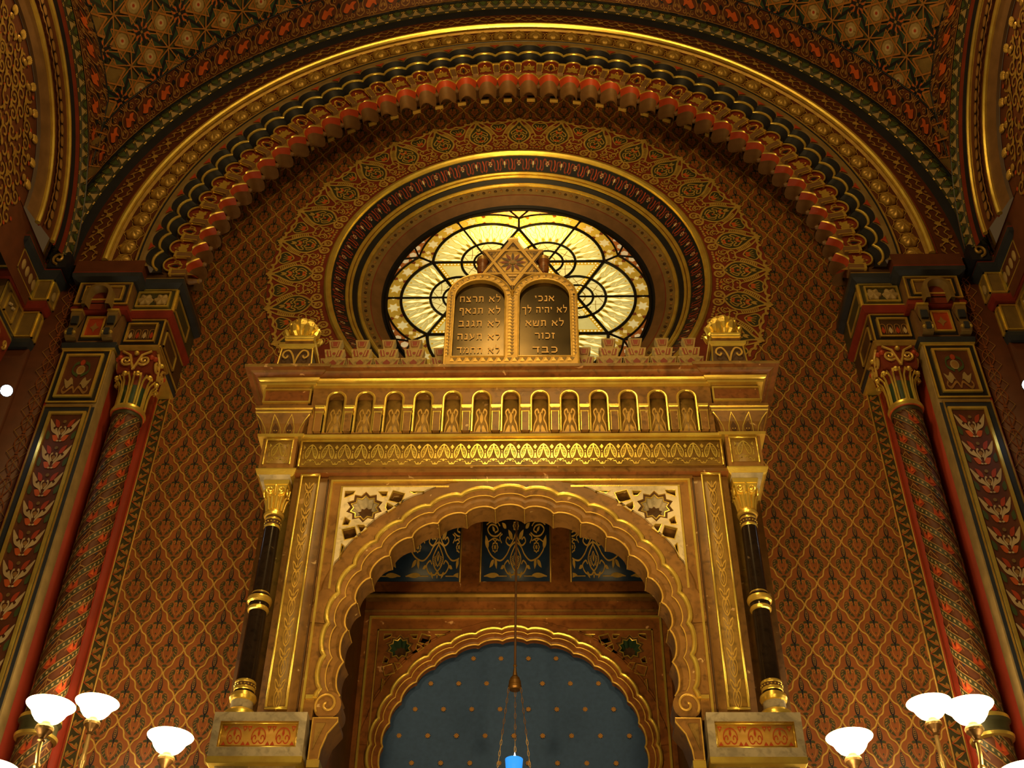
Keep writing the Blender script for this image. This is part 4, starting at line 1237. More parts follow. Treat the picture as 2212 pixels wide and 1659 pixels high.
    for g in (0,):
        dm.stroke(spl([(0, -.5), (.22, -.2), (.22, .05), (0, .3), (-.22, .05), (-.22, -.2)], 4, True), .05, 'rust', 1)
        dm.stroke([(0, -.5), (0, .3)], .04, 'rust', 1).stroke([(-.45, .5), (.45, -.5)], .03, 'ochre', 1).stroke([(.45, .5), (-.45, -.5)], .03, 'ochre', 1)
        dm.dot((0, .42), .08, 'rust', 1, 8)
    dm.packed()
    for k in range(-2, 26):
        mb.stamp(dm, wall_map(7.345, .19, .21, -3.865, 9.1 - k * .21), .004)
    wn_ = 'wall_' + side
    # spandrel masonry behind the painted vault edge: closes the corner
    struct(B(mb, wn_, None, smooth=False))
    # ---- side pier: entablature along the side wall and its column
    se = thing('side_entablature', 'stepped painted cornice of the side pier at the far %s edge' % side, 'entablature', (sg * 4.2, 7.0, 8.35), 'side pier entablatures')
    def sblocks(mb, x0, y0, y1, lv, ms):   # block whose show face looks towards the hall axis (x = x0 side)
        mb.stack(-4.75, x0, y0, y1, lv, ms, ydir=True)
    mb = MB()
    mb.stack(-4.75, -3.985, 7.19, 7.40, [(9.08, .0), (9.11, .04), (9.15, .045), (9.17, .04), (9.25, .02)], ['slate_blue', 'slate_blue', 'wine', 'dark_brown'])
    mb.stack(-4.75, -4.13, 6.80, 7.2, [(9.09, .0), (9.12, .04), (9.16, .045), (9.18, .04), (9.25, .02)], ['slate_blue', 'slate_blue', 'wine', 'dark_brown'])
    B(mb, 'cornice', se)
    mb = MB()
    mb.stack(-4.75, -3.995, 7.20, 7.40, [(8.83, 0), (9.08, 0)], 'olive'); mb.stack(-4.75, -4.14, 6.82, 7.2, [(8.84, 0), (9.09, 0)], 'pine')
    for (xx, ya, yb, za, zb) in ((-4.14, 6.82, 7.2, 8.845, 9.085), (-3.995, 7.20, 7.345, 8.835, 9.075)):
        for z in (za, zb - .013): mb.box(xx - .005, xx + .012, ya, yb, z, z + .013, 'gold')
        for y in (ya, yb - .013): mb.box(xx - .005, xx + .012, y, y + .013, za, zb, 'gold')
    mb.frame(-4.36, -4.14, 8.845, 9.085, 6.82, .013, .012, 'gold')
    mb.frame(-4.13, -3.995, 8.835, 9.075, 7.20, .013, .012, 'gold')
    ub = B(mb, 'upper_block', se)
    for j, y in enumerate((6.90, 6.985, 7.07, 7.145)):
        mb = MB(); mb.sphere((-4.135, y, 8.965), .05, 'tan', 10, 8, (.35, .7, 1.2)); B(mb, 'rosette', ub)
    mb = MB(); mb.sphere((-3.99, 7.28, 8.95), .045, 'tan', 10, 8, (.35, .7, 1.1)); B(mb, 'rosette', ub)
    mb = MB()
    mb.stack(-4.75, -4.02, 7.22, 7.40, [(8.76, .0), (8.80, .02), (8.83, .02)], 'course_red'); mb.stack(-4.75, -4.17, 6.85, 7.22, [(8.77, .0), (8.81, .02), (8.84, .02)], 'course_red')
    B(mb, 'red_course', se)
    mb = MB()
    mb.stack(-4.75, -4.05, 7.26, 7.40, [(8.44, 0), (8.76, 0)], 'olive'); mb.stack(-4.75, -4.20, 6.88, 7.26, [(8.45, 0), (8.77, 0)], 'olive')
    for (xx, ya, yb, za, zb) in ((-4.20, 6.88, 7.26, 8.46, 8.76), (-4.05, 7.26, 7.345, 8.45, 8.75)):
        for z in (za, zb - .015): mb.box(xx - .005, xx + .012, ya, yb, z, z + .015, 'gold')
        for y in (ya, yb - .015): mb.box(xx - .005, xx + .012, y, y + .015, za, zb, 'gold')
    for y in (6.97, 7.14): mb.box(-4.205, -4.185, y, y + .012, 8.50, 8.72, 'gold')
    for z in (8.50, 8.71): mb.box(-4.205, -4.185, 6.97, 7.15, z, z + .012, 'gold')
    for k in range(4): mb.sphere((-4.19, 7.02 + .028 * k, 8.62 + .015 * (k % 2)), .014, 'cream', 6, 5)
    mb.frame(-4.20, -4.05, 8.46, 8.75, 7.26, .013, .012, 'gold')
    B(mb, 'lower_block', se)
    mb = MB(); mb.stack(-4.75, -4.06, 7.27, 7.40, [(8.36, 0), (8.40, .015), (8.44, .02)], 'slate_blue'); mb.stack(-4.75, -4.21, 6.90, 7.27, [(8.36, 0), (8.40, .015), (8.45, .02)], 'slate_blue'); B(mb, 'blue_course', se)
    sc_ = thing('side_column', 'dark column with gilt collar on the side pier at the far %s edge' % side, 'column', (sg * 4.31, 7.03, 0), 'side pier columns')
    c2 = (-4.31, 7.03)
    mb = MB(); mb.lathe((c2[0], c2[1], 0), [(.105, 0), (.105, 7.72)], 'slate_blue', 24); B(mb, 'shaft', sc_)
    mb = MB(); mb.lathe((c2[0], c2[1], 7.71), [(.105, 0), (.13, .01), (.135, .03), (.125, .055), (.10, .066)], 'gold', 24); B(mb, 'collar', sc_)
    mb = MB(); mb.lathe((c2[0], c2[1], 7.77), [(.09, 0), (.095, .2), (.13, .35), (.16, .5)], ['bottle_green', 'wine', 'wine'], 24)
    mb.stack(c2[0] - .14, c2[0] + .14, c2[1] - .14, c2[1] + .14, [(8.10, 0), (8.34, .015), (8.37, .01)], ['wine', 'old_gold'])
    for k in range(8):
        a = k * PI / 4; mb.tube([(c2[0] + .10 * math.cos(a), c2[1] + .10 * math.sin(a), 7.79), (c2[0] + .105 * math.cos(a), c2[1] + .105 * math.sin(a), 7.98), (c2[0] + .16 * math.cos(a), c2[1] + .16 * math.sin(a), 8.10)], .012, 'gold', 6)
    for q in (-.08, .08):
        mb.tube([(c2[0] + .15, c2[1] + q + .04 * rr * math.cos(t), 8.24 + .05 * rr * math.sin(t)) for rr, t in zip(np.linspace(1, .15, 14), np.linspace(-2, 6, 14))], .010, 'gold_paint', 6)
        mb.tube([(c2[0] + q + .04 * rr * math.cos(t), c2[1] - .15, 8.24 + .05 * rr * math.sin(t)) for rr, t in zip(np.linspace(1, .15, 14), np.linspace(-2, 6, 14))], .010, 'gold_paint', 6)
    B(mb, 'capital', sc_)
    mb = MB(); mb.box(-4.75, -4.40, 6.0, 7.35, 0, 8.36, 'damask_brown'); mb.box(-4.75, -4.05, 7.30, 7.36, 0, 8.36, 'damask_brown')
    struct(B(mb, 'wall_%s_pier' % side, None, smooth=False))
    # ---- small modern spotlight clamped to the side pier
    sl = thing('spotlight', 'small bluish-white spotlight shining in front of the %s side column' % side, 'spotlight', (sg * 3.90, 6.95, 7.58), 'spotlights')
    mb = MB(); mb.tube([(-3.93, 6.98, 7.62), (-4.05, 7.05, 7.66), (-4.20, 7.0, 7.66)], .014, 'lead', 8); B(mb, 'bracket', sl)
    mb = MB(); ax = np.array([.45, -.72, -.52]); ax /= np.linalg.norm(ax); c0 = np.array([-3.90, 6.95, 7.60])
    mb.tube([c0 - ax * .09, c0 - ax * .06, c0 + ax * .01, c0 + ax * .012], [.02, .042, .046, .05], 'lead', 14); B(mb, 'housing', sl)
    mb = MB(); mb.tube([c0 + ax * .012, c0 + ax * .022, c0 + ax * .028], [.044, .034, .004], 'spot_lens', 14); B(mb, 'lens', sl)
fl = MB(); fl.box(-6, 6, -3, 9.2, -.1, 0, 'dark_brown'); struct(fl.build('floor', smooth=False))
# ================================================================== the marble ark in front of the wall
YF = 6.72            # main front plane
ark = thing('marble_ark', 'tall brown marble ark with gilt mouldings and a wide scalloped arch', 'ark', (0, 7.36, 0))
# body: side piers and slab over the opening, back to the wall
mb = MB()
for sg in (-1, 1):
    mb.box(min(sg * 1.262, sg * 1.50), max(sg * 1.262, sg * 1.50), YF, 7.99, 0, 6.58, 'brown_marble')
    mb.box(min(sg * 1.50, sg * 1.765), max(sg * 1.50, sg * 1.765), 7.02, 7.99, 0, 6.60, 'brown_marble')
mb.build('body', ark, smooth=False)
# pilaster panels with thin gilt vine
def vine_stencil():
    s = St(); h = St()
    h.stroke(spl([(0, 0), (.35, .12), (.55, .38), (.30, .60), (.05, .52), (.18, .38)], 6), .07, 'gold_paint', 1)
    h.stroke(spl([(.0, .10), (.25, .30), (.10, .48), (0, .62)], 5), .06, 'gold_paint', 1)
    h.stroke(spl([(.10, .62), (.50, .70), (.75, .95), (.40, .88), (.12, .75), (0, .85)], 6), .07, 'gold_paint', 1)
    h.stroke([(0, .85), (.02, 1.0)], .06, 'gold_paint', 1)
    return h.mir().packed()
VINE = vine_stencil()
for sg in (-1, 1):
    mb = MB()
    x0, x1 = (-1.455, -1.318) if sg < 0 else (1.318, 1.455)
    mb.box(x0, x1, YF - .003, YF, 4.86, 6.60, 'olive_marble')
    mb.frame(x0, x1, 4.85, 6.605, YF, .014, .018, 'gold', 'tblr')
    for k in range(8):
        mb.stamp(VINE, wall_map(YF - .003, .042, .205, (x0 + x1) / 2, 6.335 - k * .212), .003)
    mb.build('pilaster_panel', ark, smooth=False)
ZC = 5.343
NLA, PA = 15, R_(11.32)
# pierced white (front) spandrels
def star_pts(c, r, n=10, r2=None, a0=0.0): return ngon(c, r, n, a0, r2 or r * .78)
def tenstar(c, r): return [(c[0] + (r if k % 2 == 0 else r * .76) * math.cos(PI / 2 + PI * k / 10 * 1.0), c[1] + (r if k % 2 == 0 else r * .76) * math.sin(PI / 2 + PI * k / 10)) for k in range(20)]
def sp_holes(sg, k, starx, starz):
    sc = (-starx, starz)
    H = [tenstar(sc, .128 * k)]
    def rel(pts): return [(sc[0] + k * a, sc[1] + k * b) for a, b in pts]
    def sq(cx, cz, r, a): return rel([(cx + r * math.cos(a + q * PI / 2), cz + r * math.sin(a + q * PI / 2)) for q in range(4)])
    H.append(sq(.215, .080, .062, R_(28))); H.append(sq(-.080, -.215, .062, R_(62)))
    H.append(rel([(-.145, .130), (-.075, .130), (-.085, .105), (-.145, .075)]))
    H.append(rel([(.085, .125), (.150, .125), (.145, .085), (.115, .085)]))
    H.append(rel([(-.125, -.085), (-.085, -.115), (-.095, -.150), (-.135, -.150)]))
    H.append(rel([(.150, .035), (.215, -.005), (.165, -.045), (.145, -.010)]))
    H.append(rel([(-.035, -.150), (.010, -.150), (.035, -.180), (-.005, -.215)]))
    H.append(rel([(.30, .125), (.40, .125), (.33, .108)])); H.append(rel([(-.125, -.30), (-.105, -.32), (-.128, -.42)]))
    return [[(-a, b) for a, b in h] for h in H] if sg > 0 else H
def spandrel(sg, zc, R, sag, xo, zt, Y, depth, m, mhole, name, par, k=1.0, cup='brown_marble', edge='gold', starx=.989, starz=6.338, pit=PA):
    c = lobed_curve(R, sag, NLA, pit, 6, zc)
    c = [tuple(p) for p in c if p[0] < 0]
    arc = [p for p in c if p[0] > -xo and p[1] < zt]
    x_top = -math.sqrt(R * R - (zt - zc) ** 2); z_bot = zc + math.sqrt(max(R * R - xo * xo, 0))
    poly = [(-xo, zt), (-xo, z_bot)] + arc + [(x_top, zt)]
    H = sp_holes(sg, k, starx, starz); sc = (-starx, starz)
    mbx = MB()
    if sg > 0:
        poly = [(-a, b) for a, b in poly]
    mbx.prism(poly, H, Y, Y + depth, m, mside=m, mhole=mhole)
    ob = mbx.build(name, par, smooth=False)
    m2 = MB()
    for h in H[1:]:
        m2.tube([(a, Y - .001, b) for a, b in h], .0045, edge, 5, closed=True)
    m2.build('gilt_edges', ob)
    # dark star frame and hollow star cup behind
    m3 = MB()
    st_o = H[0]; cx = -sc[0] if sg > 0 else sc[0]
    st_i = [(cx + (a - cx) * .78, sc[1] + (b - sc[1]) * .78) for a, b in st_o]
    m3.prism(st_o, [st_i], Y + .012, Y + .03, 'dark_brown')
    m3.tube([(a, Y + .012, b) for a, b in st_i], .0055, edge, 5, closed=True)
    st_b = [(cx + (a - cx) * .45, sc[1] + (b - sc[1]) * .45) for a, b in st_o]
    f = np.array([(a, Y + .02, b) for a, b in st_i]); g = np.array([(a, Y + .02 + .07, b) for a, b in st_b])
    m3.grid(np.stack([np.concatenate([f, f[:1]]), np.concatenate([g, g[:1]])]), cup)
    m3.prism(st_b, [], Y + .09, Y + .10, 'dark_brown')
    m3.build('star_boss', ob)
    m4 = MB(); m4.prism([(a, b) for a, b in (poly[0], poly[1], poly[-1])], [], Y + .13, Y + .14, 'black_marble'); m4.build('backing', ob, smooth=False)  # black sheet standing in for the shade inside the pierced holes
    return ob
# spandrel field with the arched opening
out = lobed_curve(1.150, .028, NLA, PA, 8, ZC, 2.3, .226)
fld = [(-1.262, 6.58), (1.262, 6.58), (1.262, 4.80), (out[-1][0], 4.80)] + [tuple(p) for p in out[::-1]] + [(out[0][0], 4.80), (-1.262, 4.80)]
mb = MB(); mb.prism(fld, sp_holes(-1, 1.0, .989, 6.338) + sp_holes(1, 1.0, .989, 6.338), 6.745, 6.95, 'brown_marble')
mb.box(-1.262, 1.262, YF, 6.96, 6.575, 6.60, 'brown_marble')
for sg in (-1, 1):
    lo = sg * 1.262
    mb.box(lo - .004, lo + .004, YF - .002, YF + .03, 4.8, 6.57, 'dark_brown')
mb.build('spandrel_field', ark, smooth=False)
mb = MB(); mb.frame(-1.242, 1.242, 4.82, 6.572, 6.745, .016, .02, 'gold', 'tlr')
mb.build('gilt_fillet', ark)
for sg in (-1, 1):
    mb = MB()
    xa, xb = (-1.168, -.42) if sg < 0 else (.42, 1.168)
    mb.box(xa, xb, 6.728, 6.747, 6.505, 6.519, 'gold')
    xe = -1.168 if sg < 0 else 1.154
    mb.box(xe, xe + .014, 6.728, 6.747, 5.70, 6.507, 'gold')
    mb.build('inner_fillet', ark)
mb = MB()
lobed_strips(mb, [(1.27, 6.744, .014), (1.255, 6.730, .014), (1.165, 6.730, .024)], ['brown_marble'] * 2, NLA, PA, 8, ZC)
lobed_strips(mb, [(1.135, 6.735, .028), (1.10, 6.745, .028), (1.095, 6.765, .028), (1.055, 6.765, .03), (1.04, 6.785, .03), (1.03, 6.80, .033), (1.018, 6.96, .033)],
             ['brown_marble'] * 6, NLA, PA, 8, ZC, 2.3, .226)
mb.build('scalloped_archivolt', ark, angle=40)
mb = MB(); lobed_tube(mb, 1.143, 6.728, .028, .016, 'gold', NLA, PA, 8, ZC, 2.3, .226); mb.build('outer_gilt_line', ark)
mb = MB(); lobed_tube(mb, 1.097, 6.752, .028, .0055, 'gold_paint', NLA, PA, 8, ZC, 2.3, .226)
lobed_tube(mb, 1.030, 6.795, .033, .0065, 'gold_paint', NLA, PA, 8, ZC, 2.3, .226)
for k in range(-8, 8):   # gilt arrises between the scallops of the reveal
    a = (k + .5) * PA
    mb.tube([(1.020 * math.sin(a), Y, ZC + 1.020 * math.cos(a)) for Y in (6.80, 6.958)], .0035, 'gold_paint', 5)
mb.build('inner_gilt_line', ark)
# scroll ends and consoles at the foot of the arch
for sg in (-1, 1):
    mb = MB()
    def X(v): return sg * v
    pts = [(X(1.085 + .075 * r * math.cos(t)), 6.735, 4.895 + .085 * r * math.sin(t)) for r, t in zip(np.linspace(1, .12, 30), np.linspace(-PI * .9 + 2.2, 7.4, 30))]
    mb.prism([(X(1.085 + .085 * math.cos(t)), 4.895 + .09 * math.sin(t)) for t in np.linspace(0, 2 * PI, 24, endpoint=False)], [], 6.742, 6.95, 'brown_marble')
    mb.tube(pts, .008, 'gold_paint', 6)
    mb.box(min(X(1.15), X(1.22)), max(X(1.15), X(1.22)), 6.725, 6.78, 4.93, 4.955, 'gold')
    mb.build('scroll', ark)
    mb = MB()
    pr = [(X(1.155), 4.80), (X(1.005), 4.80), (X(1.005), 4.775), (X(1.06), 4.70), (X(1.09), 4.60), (X(1.095), 4.54), (X(1.155), 4.54)]
    mb.prism(pr, [], 6.72, 6.95, 'brown_marble')
    mb.tube([(p[0], 6.718, p[1]) for p in pr], .006, 'gold_paint', 5, closed=True)
    mb.prism([(X(1.135), 4.765), (X(1.075), 4.765), (X(1.105), 4.69), (X(1.135), 4.60)], [], 6.712, 6.722, 'olive_marble')
    mb.box(min(X(1.085), X(1.16)), max(X(1.085), X(1.16)), 6.71, 6.95, 4.49, 4.535, 'gold')
    mb.lathe((X(1.12), 6.80, 4.1), [(.05, 0), (.05, .30), (.062, .31), (.05, .33), (.055, .36), (.03, .39)], 'black_marble', 16)
    mb.build('console', ark)
# hollow behind the pierced slabs needs the field cut away: slabs stand proud of it
for sg in (-1, 1):
    spandrel(sg, ZC, 1.268, .012, 1.153, 6.504, 6.722, .022, 'white_marble', 'gold_paint', 'pierced_spandrel', ark, cup='grey_marble')

# ---- entablature
mb = MB()
mb.stack(-1.50, 1.50, YF, 7.05, [(6.60, 0), (6.615, .018), (6.64, .022), (6.655, 0)], ['red_marble', 'brown_marble', 'brown_marble'])
mb.stack(-1.50, 1.50, YF, 7.05, [(6.655, 0), (6.92, 0)], 'brown_marble')
mb.build('architrave', ark, smooth=False)
mb = MB()
mb.box(-1.475, 1.475, YF - .004, YF, 6.685, 6.895, 'olive_marble')
mb.frame(-1.49, 1.49, 6.675, 6.907, YF, .013, .018, 'gold', 'tlr'); mb.frame(-1.49, 1.49, 6.675, 6.907, YF, .006, .008, 'old_gold', 'b')
wing = St(); h = St()
h.stroke(spl([(.0, .92), (.20, .80), (.36, .55), (.30, .30), (.16, .42), (.07, .62), (0, .90)], 5), .055, 'gold', 1)
for t in np.linspace(.0, 1, 6): h.stroke([(.10 + .04 * t, .74 - .34 * t), (.25 + .09 * t - .02, .74 - .36 * t)], .03, 'gold', 1)
h.stroke([(0, .16), (.10, .24), (.20, .22), (.14, .14), (.30, .14), (.38, .02), (.5, .02)], .04, 'gold', 1)
h.stroke([(.5, .10), (.42, .02)], .03, 'gold', 1)
h.fill([(.5, .28), (.40, .28), (.44, .36), (.48, .52), (.5, .52)], 'gold', 1)
h.fill([(.5, .68), (.385, .79), (.5, .90)], 'gold', 1); h.dot((.5, .60), .028, 'gold', 1, 6); h.mir()
h.dot((0, .22), .05, 'gold', 1, 6)
wing = h.packed()
for k in range(25):
    mb.stamp(wing, wall_map(YF - .004, .1172, .195, (k - 12) * .1172, 6.690), .003)
mb.build('frieze', ark, smooth=False)
mb = MB(); mb.stack(-1.50, 1.50, YF, 7.05, [(6.912, 0), (6.918, .035), (6.938, .04), (6.950, .015)], 'gold'); mb.build('gilt_roll', ark)
mb = MB(); mb.stack(-1.50, 1.50, YF + .02, 7.05, [(6.945, 0), (7.385, 0)], 'brown_marble'); mb.build('attic', ark, smooth=False)
# blind arcade on the attic
APx = .2315
peach = St(); h = St()
h.fill(spl([(.05, .02), (.34, .02), (.30, .10), (.12, .30), (.05, .24)], 4), 'old_gold', 1)
h.stroke(spl([(.40, .05), (.34, .30), (.20, .52), (.30, .74), (.16, .84), (.08, .70)], 5), .07, 'old_gold', 1); h.mir()
h.fill(leaf((0, .34), (0, .76), .22), 'old_gold', 1)
peach = h.packed()
plate_holes = []
for k in range(13):
    xc = (k - 6) * .2125
    plate_holes.append([(xc - .066, 6.962)] + [(xc - .066 * math.cos(t), 7.268 + .072 * math.sin(t)) for t in np.linspace(0, PI, 13)] + [(xc + .066, 6.962)])
mb = MB()
mb.prism([(-1.455, 6.952), (1.455, 6.952), (1.455, 7.383), (-1.455, 7.383)], plate_holes, YF - .03, YF + .02, 'brown_marble')
mb.build('arcade_plate', ark, smooth=False)
for k in range(13):
    h_ = plate_holes[k]; xc = (k - 6) * .2125
    mb = MB(); mb.tube([(a, YF - .033, b) for a, b in h_], .010, 'gold', 8); rim = mb.build('arcade_rim', ark)
    mb = MB(); mb.box(xc - .064, xc + .064, YF + .014, YF + .022, 6.962, 7.30, 'olive_marble')
    mb.stamp(peach, wall_map(YF + .014, .125, .27, xc, 6.975), .003); mb.build('niche_panel', rim, smooth=False)
for k in range(14):
    xc = (k - 6.5) * .2125
    mb = MB()
    mb.box(xc - .028, xc + .028, YF - .062, YF - .028, 6.952, 7.125, 'brown_marble')
    for e in (-.028, .0245): mb.box(xc + e, xc + e + .0035, YF - .065, YF - .03, 6.952, 7.125, 'gold')
    mb.stack(xc - .028, xc + .028, YF - .062, YF - .028, [(7.12, .002), (7.13, .004), (7.16, .002), (7.165, .008), (7.185, .008)], ['gold', 'brown_marble', 'gold', 'gold'])
    mb.build('arcade_post', ark)
# main cornice (straight run) and its breaks over the corners
cpro = [(7.375, -.005), (7.385, .04), (7.40, .045), (7.406, .035), (7.415, .06), (7.43, .068), (7.437, .06), (7.445, .085), (7.452, .10), (7.462, .115), (7.466, .15), (7.472, .155), (7.489, .155)]
cms = ['gold', 'gold', 'brown_marble', 'gold', 'gold', 'brown_marble', 'red_marble', 'red_marble', 'brown_marble', 'red_marble', 'olive_marble', 'olive_marble']
mb = MB(); mb.stack(-1.50, 1.50, YF - .015, 7.05, [(z, d) for z, d in cpro], cms, ydir=False); mb.box(-1.50, 1.50, 7.0, 7.99, 7.46, 7.488, 'olive_marble'); mb.build('cornice', ark, angle=25)
leafs = St(); h = St()
for c in (.33,):
    h.stroke([(c - .26, .0), (c - .22, .35), (c - .10, .70), (c, .95), (c + .10, .70), (c + .22, .35), (c + .26, .0)], .045, 'gold', 1)
    h.fill(leaf((c, .05), (c, .55), .3), 'dark_brown', 1); h.dot((c - .06, .2), .03, 'gold_paint', 2, 6); h.dot((c + .06, .2), .03, 'gold_paint', 2, 6)
h.stroke([(.80, .0), (.84, .35), (.92, .7), (1.0, .95)], .045, 'gold', 1)
h.mir(); leafs = h.packed()
for sg in (-1, 1):
    cb = [(-1.80, -1.475), (1.475, 1.80)][sg > 0]
    cn = MB()
    yb = YF - .045
    cn.stack(cb[0] + .045, cb[1] - .035, yb + .03, 7.99, [(6.59, -.005), (6.60, .008), (6.635, .02), (6.645, .02), (6.65, .0)], ['gold', 'gold', 'gold', 'brown_marble'], ydir=False)
    cn.stack(cb[0] + .04, cb[1] - .04, yb + .02, 7.99, [(6.65, 0), (6.92, 0)], 'brown_marble', ydir=False)
    cn.stack(cb[0] + .03, cb[1] - .03, yb + .03, 7.99, [(6.913, 0), (6.918, .03), (6.94, .035), (6.95, .012)], 'gold', ydir=False)
    cn.stack(cb[0] + .02, cb[1] - .02, yb + .03, 7.99, [(6.95, .0), (7.0, .004), (7.05, .014), (7.09, .035), (7.115, .055), (7.12, .062), (7.13, .06)], ['brown_marble'] * 4 + ['gold', 'gold'], ydir=False)
    cn.stack(cb[0], cb[1], yb + .02, 7.99, [(7.128, .03), (7.15, .04), (7.158, .05), (7.185, .045), (7.195, .0)], ['brown_marble', 'gold', 'brown_marble', 'old_gold'], ydir=False)
    cn.stack(cb[0] - .01, cb[1] + .0, yb, 7.99, [(7.19, 0), (7.38, 0)], 'brown_marble', ydir=False)
    cr = cn.build('corner_block', ark, angle=25)
    mb = MB()
    xc = (cb[0] + cb[1]) / 2
    mb.frame(xc - .175, xc + .175, 7.225, 7.355, yb, .012, .014, 'gold')
    mb.box(xc - .16, xc + .16, yb - .003, yb, 7.24, 7.34, 'red_marble')
    mb.build('corner_panel', cr)
    mb = MB()
    def fl_(u, v, h, xc=xc, yb=yb):
        d = .004 + .05 * v ** 2
        return np.stack([xc + u * (.142 + d), yb + .03 - d - h, 6.955 + .155 * v], 1)
    mb.stamp(leafs, fl_, .004); mb.build('leaf_band', cr, smooth=False)
    mb = MB()
    mb.frame(xc - .10, xc + .10, 6.68, 6.905, yb + .02, .012, .014, 'gold', 'tlr'); mb.box(xc - .088, xc + .088, yb + .016, yb + .02, 6.69, 6.895, 'olive_marble')
    mb.stamp(wing, wall_map(yb + .016, .13, .19, xc, 6.693), .003); mb.build('palmette_panel', cr, smooth=False)
    mb = MB(); mb.stack(cb[0], cb[1], yb + .015, 7.99, [(z, d) for z, d in cpro], cms, ydir=False); mb.build('cornice_break', cr, angle=25)
    mb = MB(); mb.stack(xc - .095, xc + .095, YF - .01, 6.90, [(6.55, .0), (6.595, .015)], 'grey_marble'); mb.build('impost', cr, smooth=False)

# ---- black columns in front of the corners
for sg, side in ((-1, 'left'), (1, 'right')):
    x, y = sg * 1.615, 6.785
    bc = thing('black_column', 'slender black marble column with gilt capital at the %s corner of the ark' % side, 'column', (x, y, 4.81), 'black columns of the ark')
    mb = MB(); mb.lathe((x, y, 0), [(.061, 5.06), (.060, 5.3), (.056, 5.58)], 'black_marble', 28); mb.lathe((x, y, 0), [(.058, 5.67), (.055, 6.0), (.052, 6.23)], 'black_marble', 28); mb.build('shaft', bc)
    mb = MB(); mb.lathe((x, y, 0), [(.056, 5.555), (.066, 5.56), (.070, 5.572), (.066, 5.584), (.064, 5.60), (.066, 5.612), (.078, 5.622), (.081, 5.640), (.076, 5.655), (.062, 5.662), (.062, 5.675), (.058, 5.685), (.058, 5.692)],
                        ['gold', 'gold', 'gold', 'black_marble', 'black_marble', 'gold', 'gold', 'gold', 'gold', 'black_marble', 'dark_brown', 'gold'], 28); mb.build('mid_ring', bc)
    mb = MB(); mb.lathe((x, y, 0), [(.052, 6.195), (.056, 6.20), (.056, 6.212), (.054, 6.215), (.054, 6.255), (.057, 6.258), (.057, 6.268), (.054, 6.275), (.054, 6.285)],
                        ['gold', 'gold', 'gold', 'dark_brown', 'gold', 'gold', 'dark_brown', 'dark_brown'], 28)
    for k in range(16): mb.sphere((x + .055 * math.cos(k * PI / 8), y + .055 * math.sin(k * PI / 8), 6.235), .006, 'gold', 6, 4)
    mb.build('neck_band', bc)
    mb = MB(); mb.lathe((x, y, 0), [(.054, 6.285), (.066, 6.288), (.072, 6.302), (.066, 6.318), (.056, 6.325), (.054, 6.34), (.058, 6.40), (.070, 6.45), (.075, 6.50)], 'gold', 28)
    for k in range(14):
        a = k * PI / 7
        mb.tube([(x + r * math.cos(a), y + r * math.sin(a), z) for r, z in ((.056, 6.33), (.064, 6.39), (.074, 6.425), (.082, 6.428), (.080, 6.418))], [.009, .011, .010, .008, .004], 'gold', 6)
    mb.stack(x - .072, x + .072, y - .072, y + .072, [(6.43, -.012), (6.52, .006)], 'gold'); mb.stack(x - .085, x + .085, y - .085, y + .085, [(6.518, 0), (6.55, .006)], 'gold')
    for fx, fy, ex, ey in ((0, -1, 1, 0), (1, 0, 0, 1), (-1, 0, 0, 1)):
        for q in (-1, 1):
            mb.tube([(x + fx * .080 + ex * q * (.040 + .028 * r * math.cos(t)), y + fy * .080 + ey * q * (.040 + .028 * r * math.cos(t)), 6.472 + .030 * r * math.sin(t)) for r, t in zip(np.linspace(1, .2, 16), np.linspace(-2.2, 6.2, 16))], .0075, 'gold', 6)
        mb.sphere((x + fx * .083, y + fy * .083, 6.505), .011, 'gold', 7, 5)
        mb.tube([(x + fx * .078, y + fy * .078, 6.44), (x + fx * .082, y + fy * .082, 6.50)], .008, 'gold', 6)
    mb.build('capital', bc)
    mb = MB(); mb.lathe((x, y, 0), [(.061, 5.065), (.065, 5.06), (.065, 5.05), (.063, 5.045), (.063, 5.02), (.066, 5.015), (.066, 5.002), (.0625, 4.997), (.0625, 4.98)],
                        ['gold', 'gold', 'gold', 'dark_brown', 'gold', 'gold', 'gold', 'black_marble'], 28)
    for k in range(18): mb.sphere((x + .064 * math.cos(k * PI / 9), y + .064 * math.sin(k * PI / 9), 5.032), .006, 'gold', 6, 4)
    mb.build('lower_band', bc)
    mb = MB(); mb.lathe((x, y, 0), [(.063, 4.985), (.066, 4.978), (.080, 4.970), (.084, 4.950), (.078, 4.932), (.066, 4.926)], 'gold', 28); mb.build('base_ring', bc)
    mb = MB(); mb.lathe((x, y, 0), [(.068, 4.93), (.068, 4.865)], 'grey_marble', 28); mb.build('base_drum', bc)
    mb = MB(); mb.lathe((x, y, 0), [(.066, 4.872), (.085, 4.866), (.104, 4.845), (.108, 4.825), (.104, 4.812), (.05, 4.811)], 'gold', 28); mb.build('plinth', bc)
    # pedestal block
    pd = thing('marble_pedestal', 'grey marble pedestal with carved gilt panel under the %s black column' % side, 'pedestal', (sg * 1.455, 6.83, 0), 'pedestals of the ark')
    xa, xb = (-1.735, -1.18) if sg < 0 else (1.18, 1.735)
    pxa, pxb = (-1.69, -1.225) if sg < 0 else (1.225, 1.69)
    mb = MB()
    yf = 6.66
    mb.prism([(xa, 4.535), (xb, 4.535), (xb, 4.81), (xa, 4.81)], [[(pxa, 4.592), (pxb, 4.592), (pxb, 4.752), (pxa, 4.752)]], yf, 7.015, 'grey_marble', mhole='old_gold', back=True)
    mb.box(xa + .04, xb - .04, yf + .05, 7.01, 0, 4.50, 'grey_marble')
    mb.build('block', pd, smooth=False)
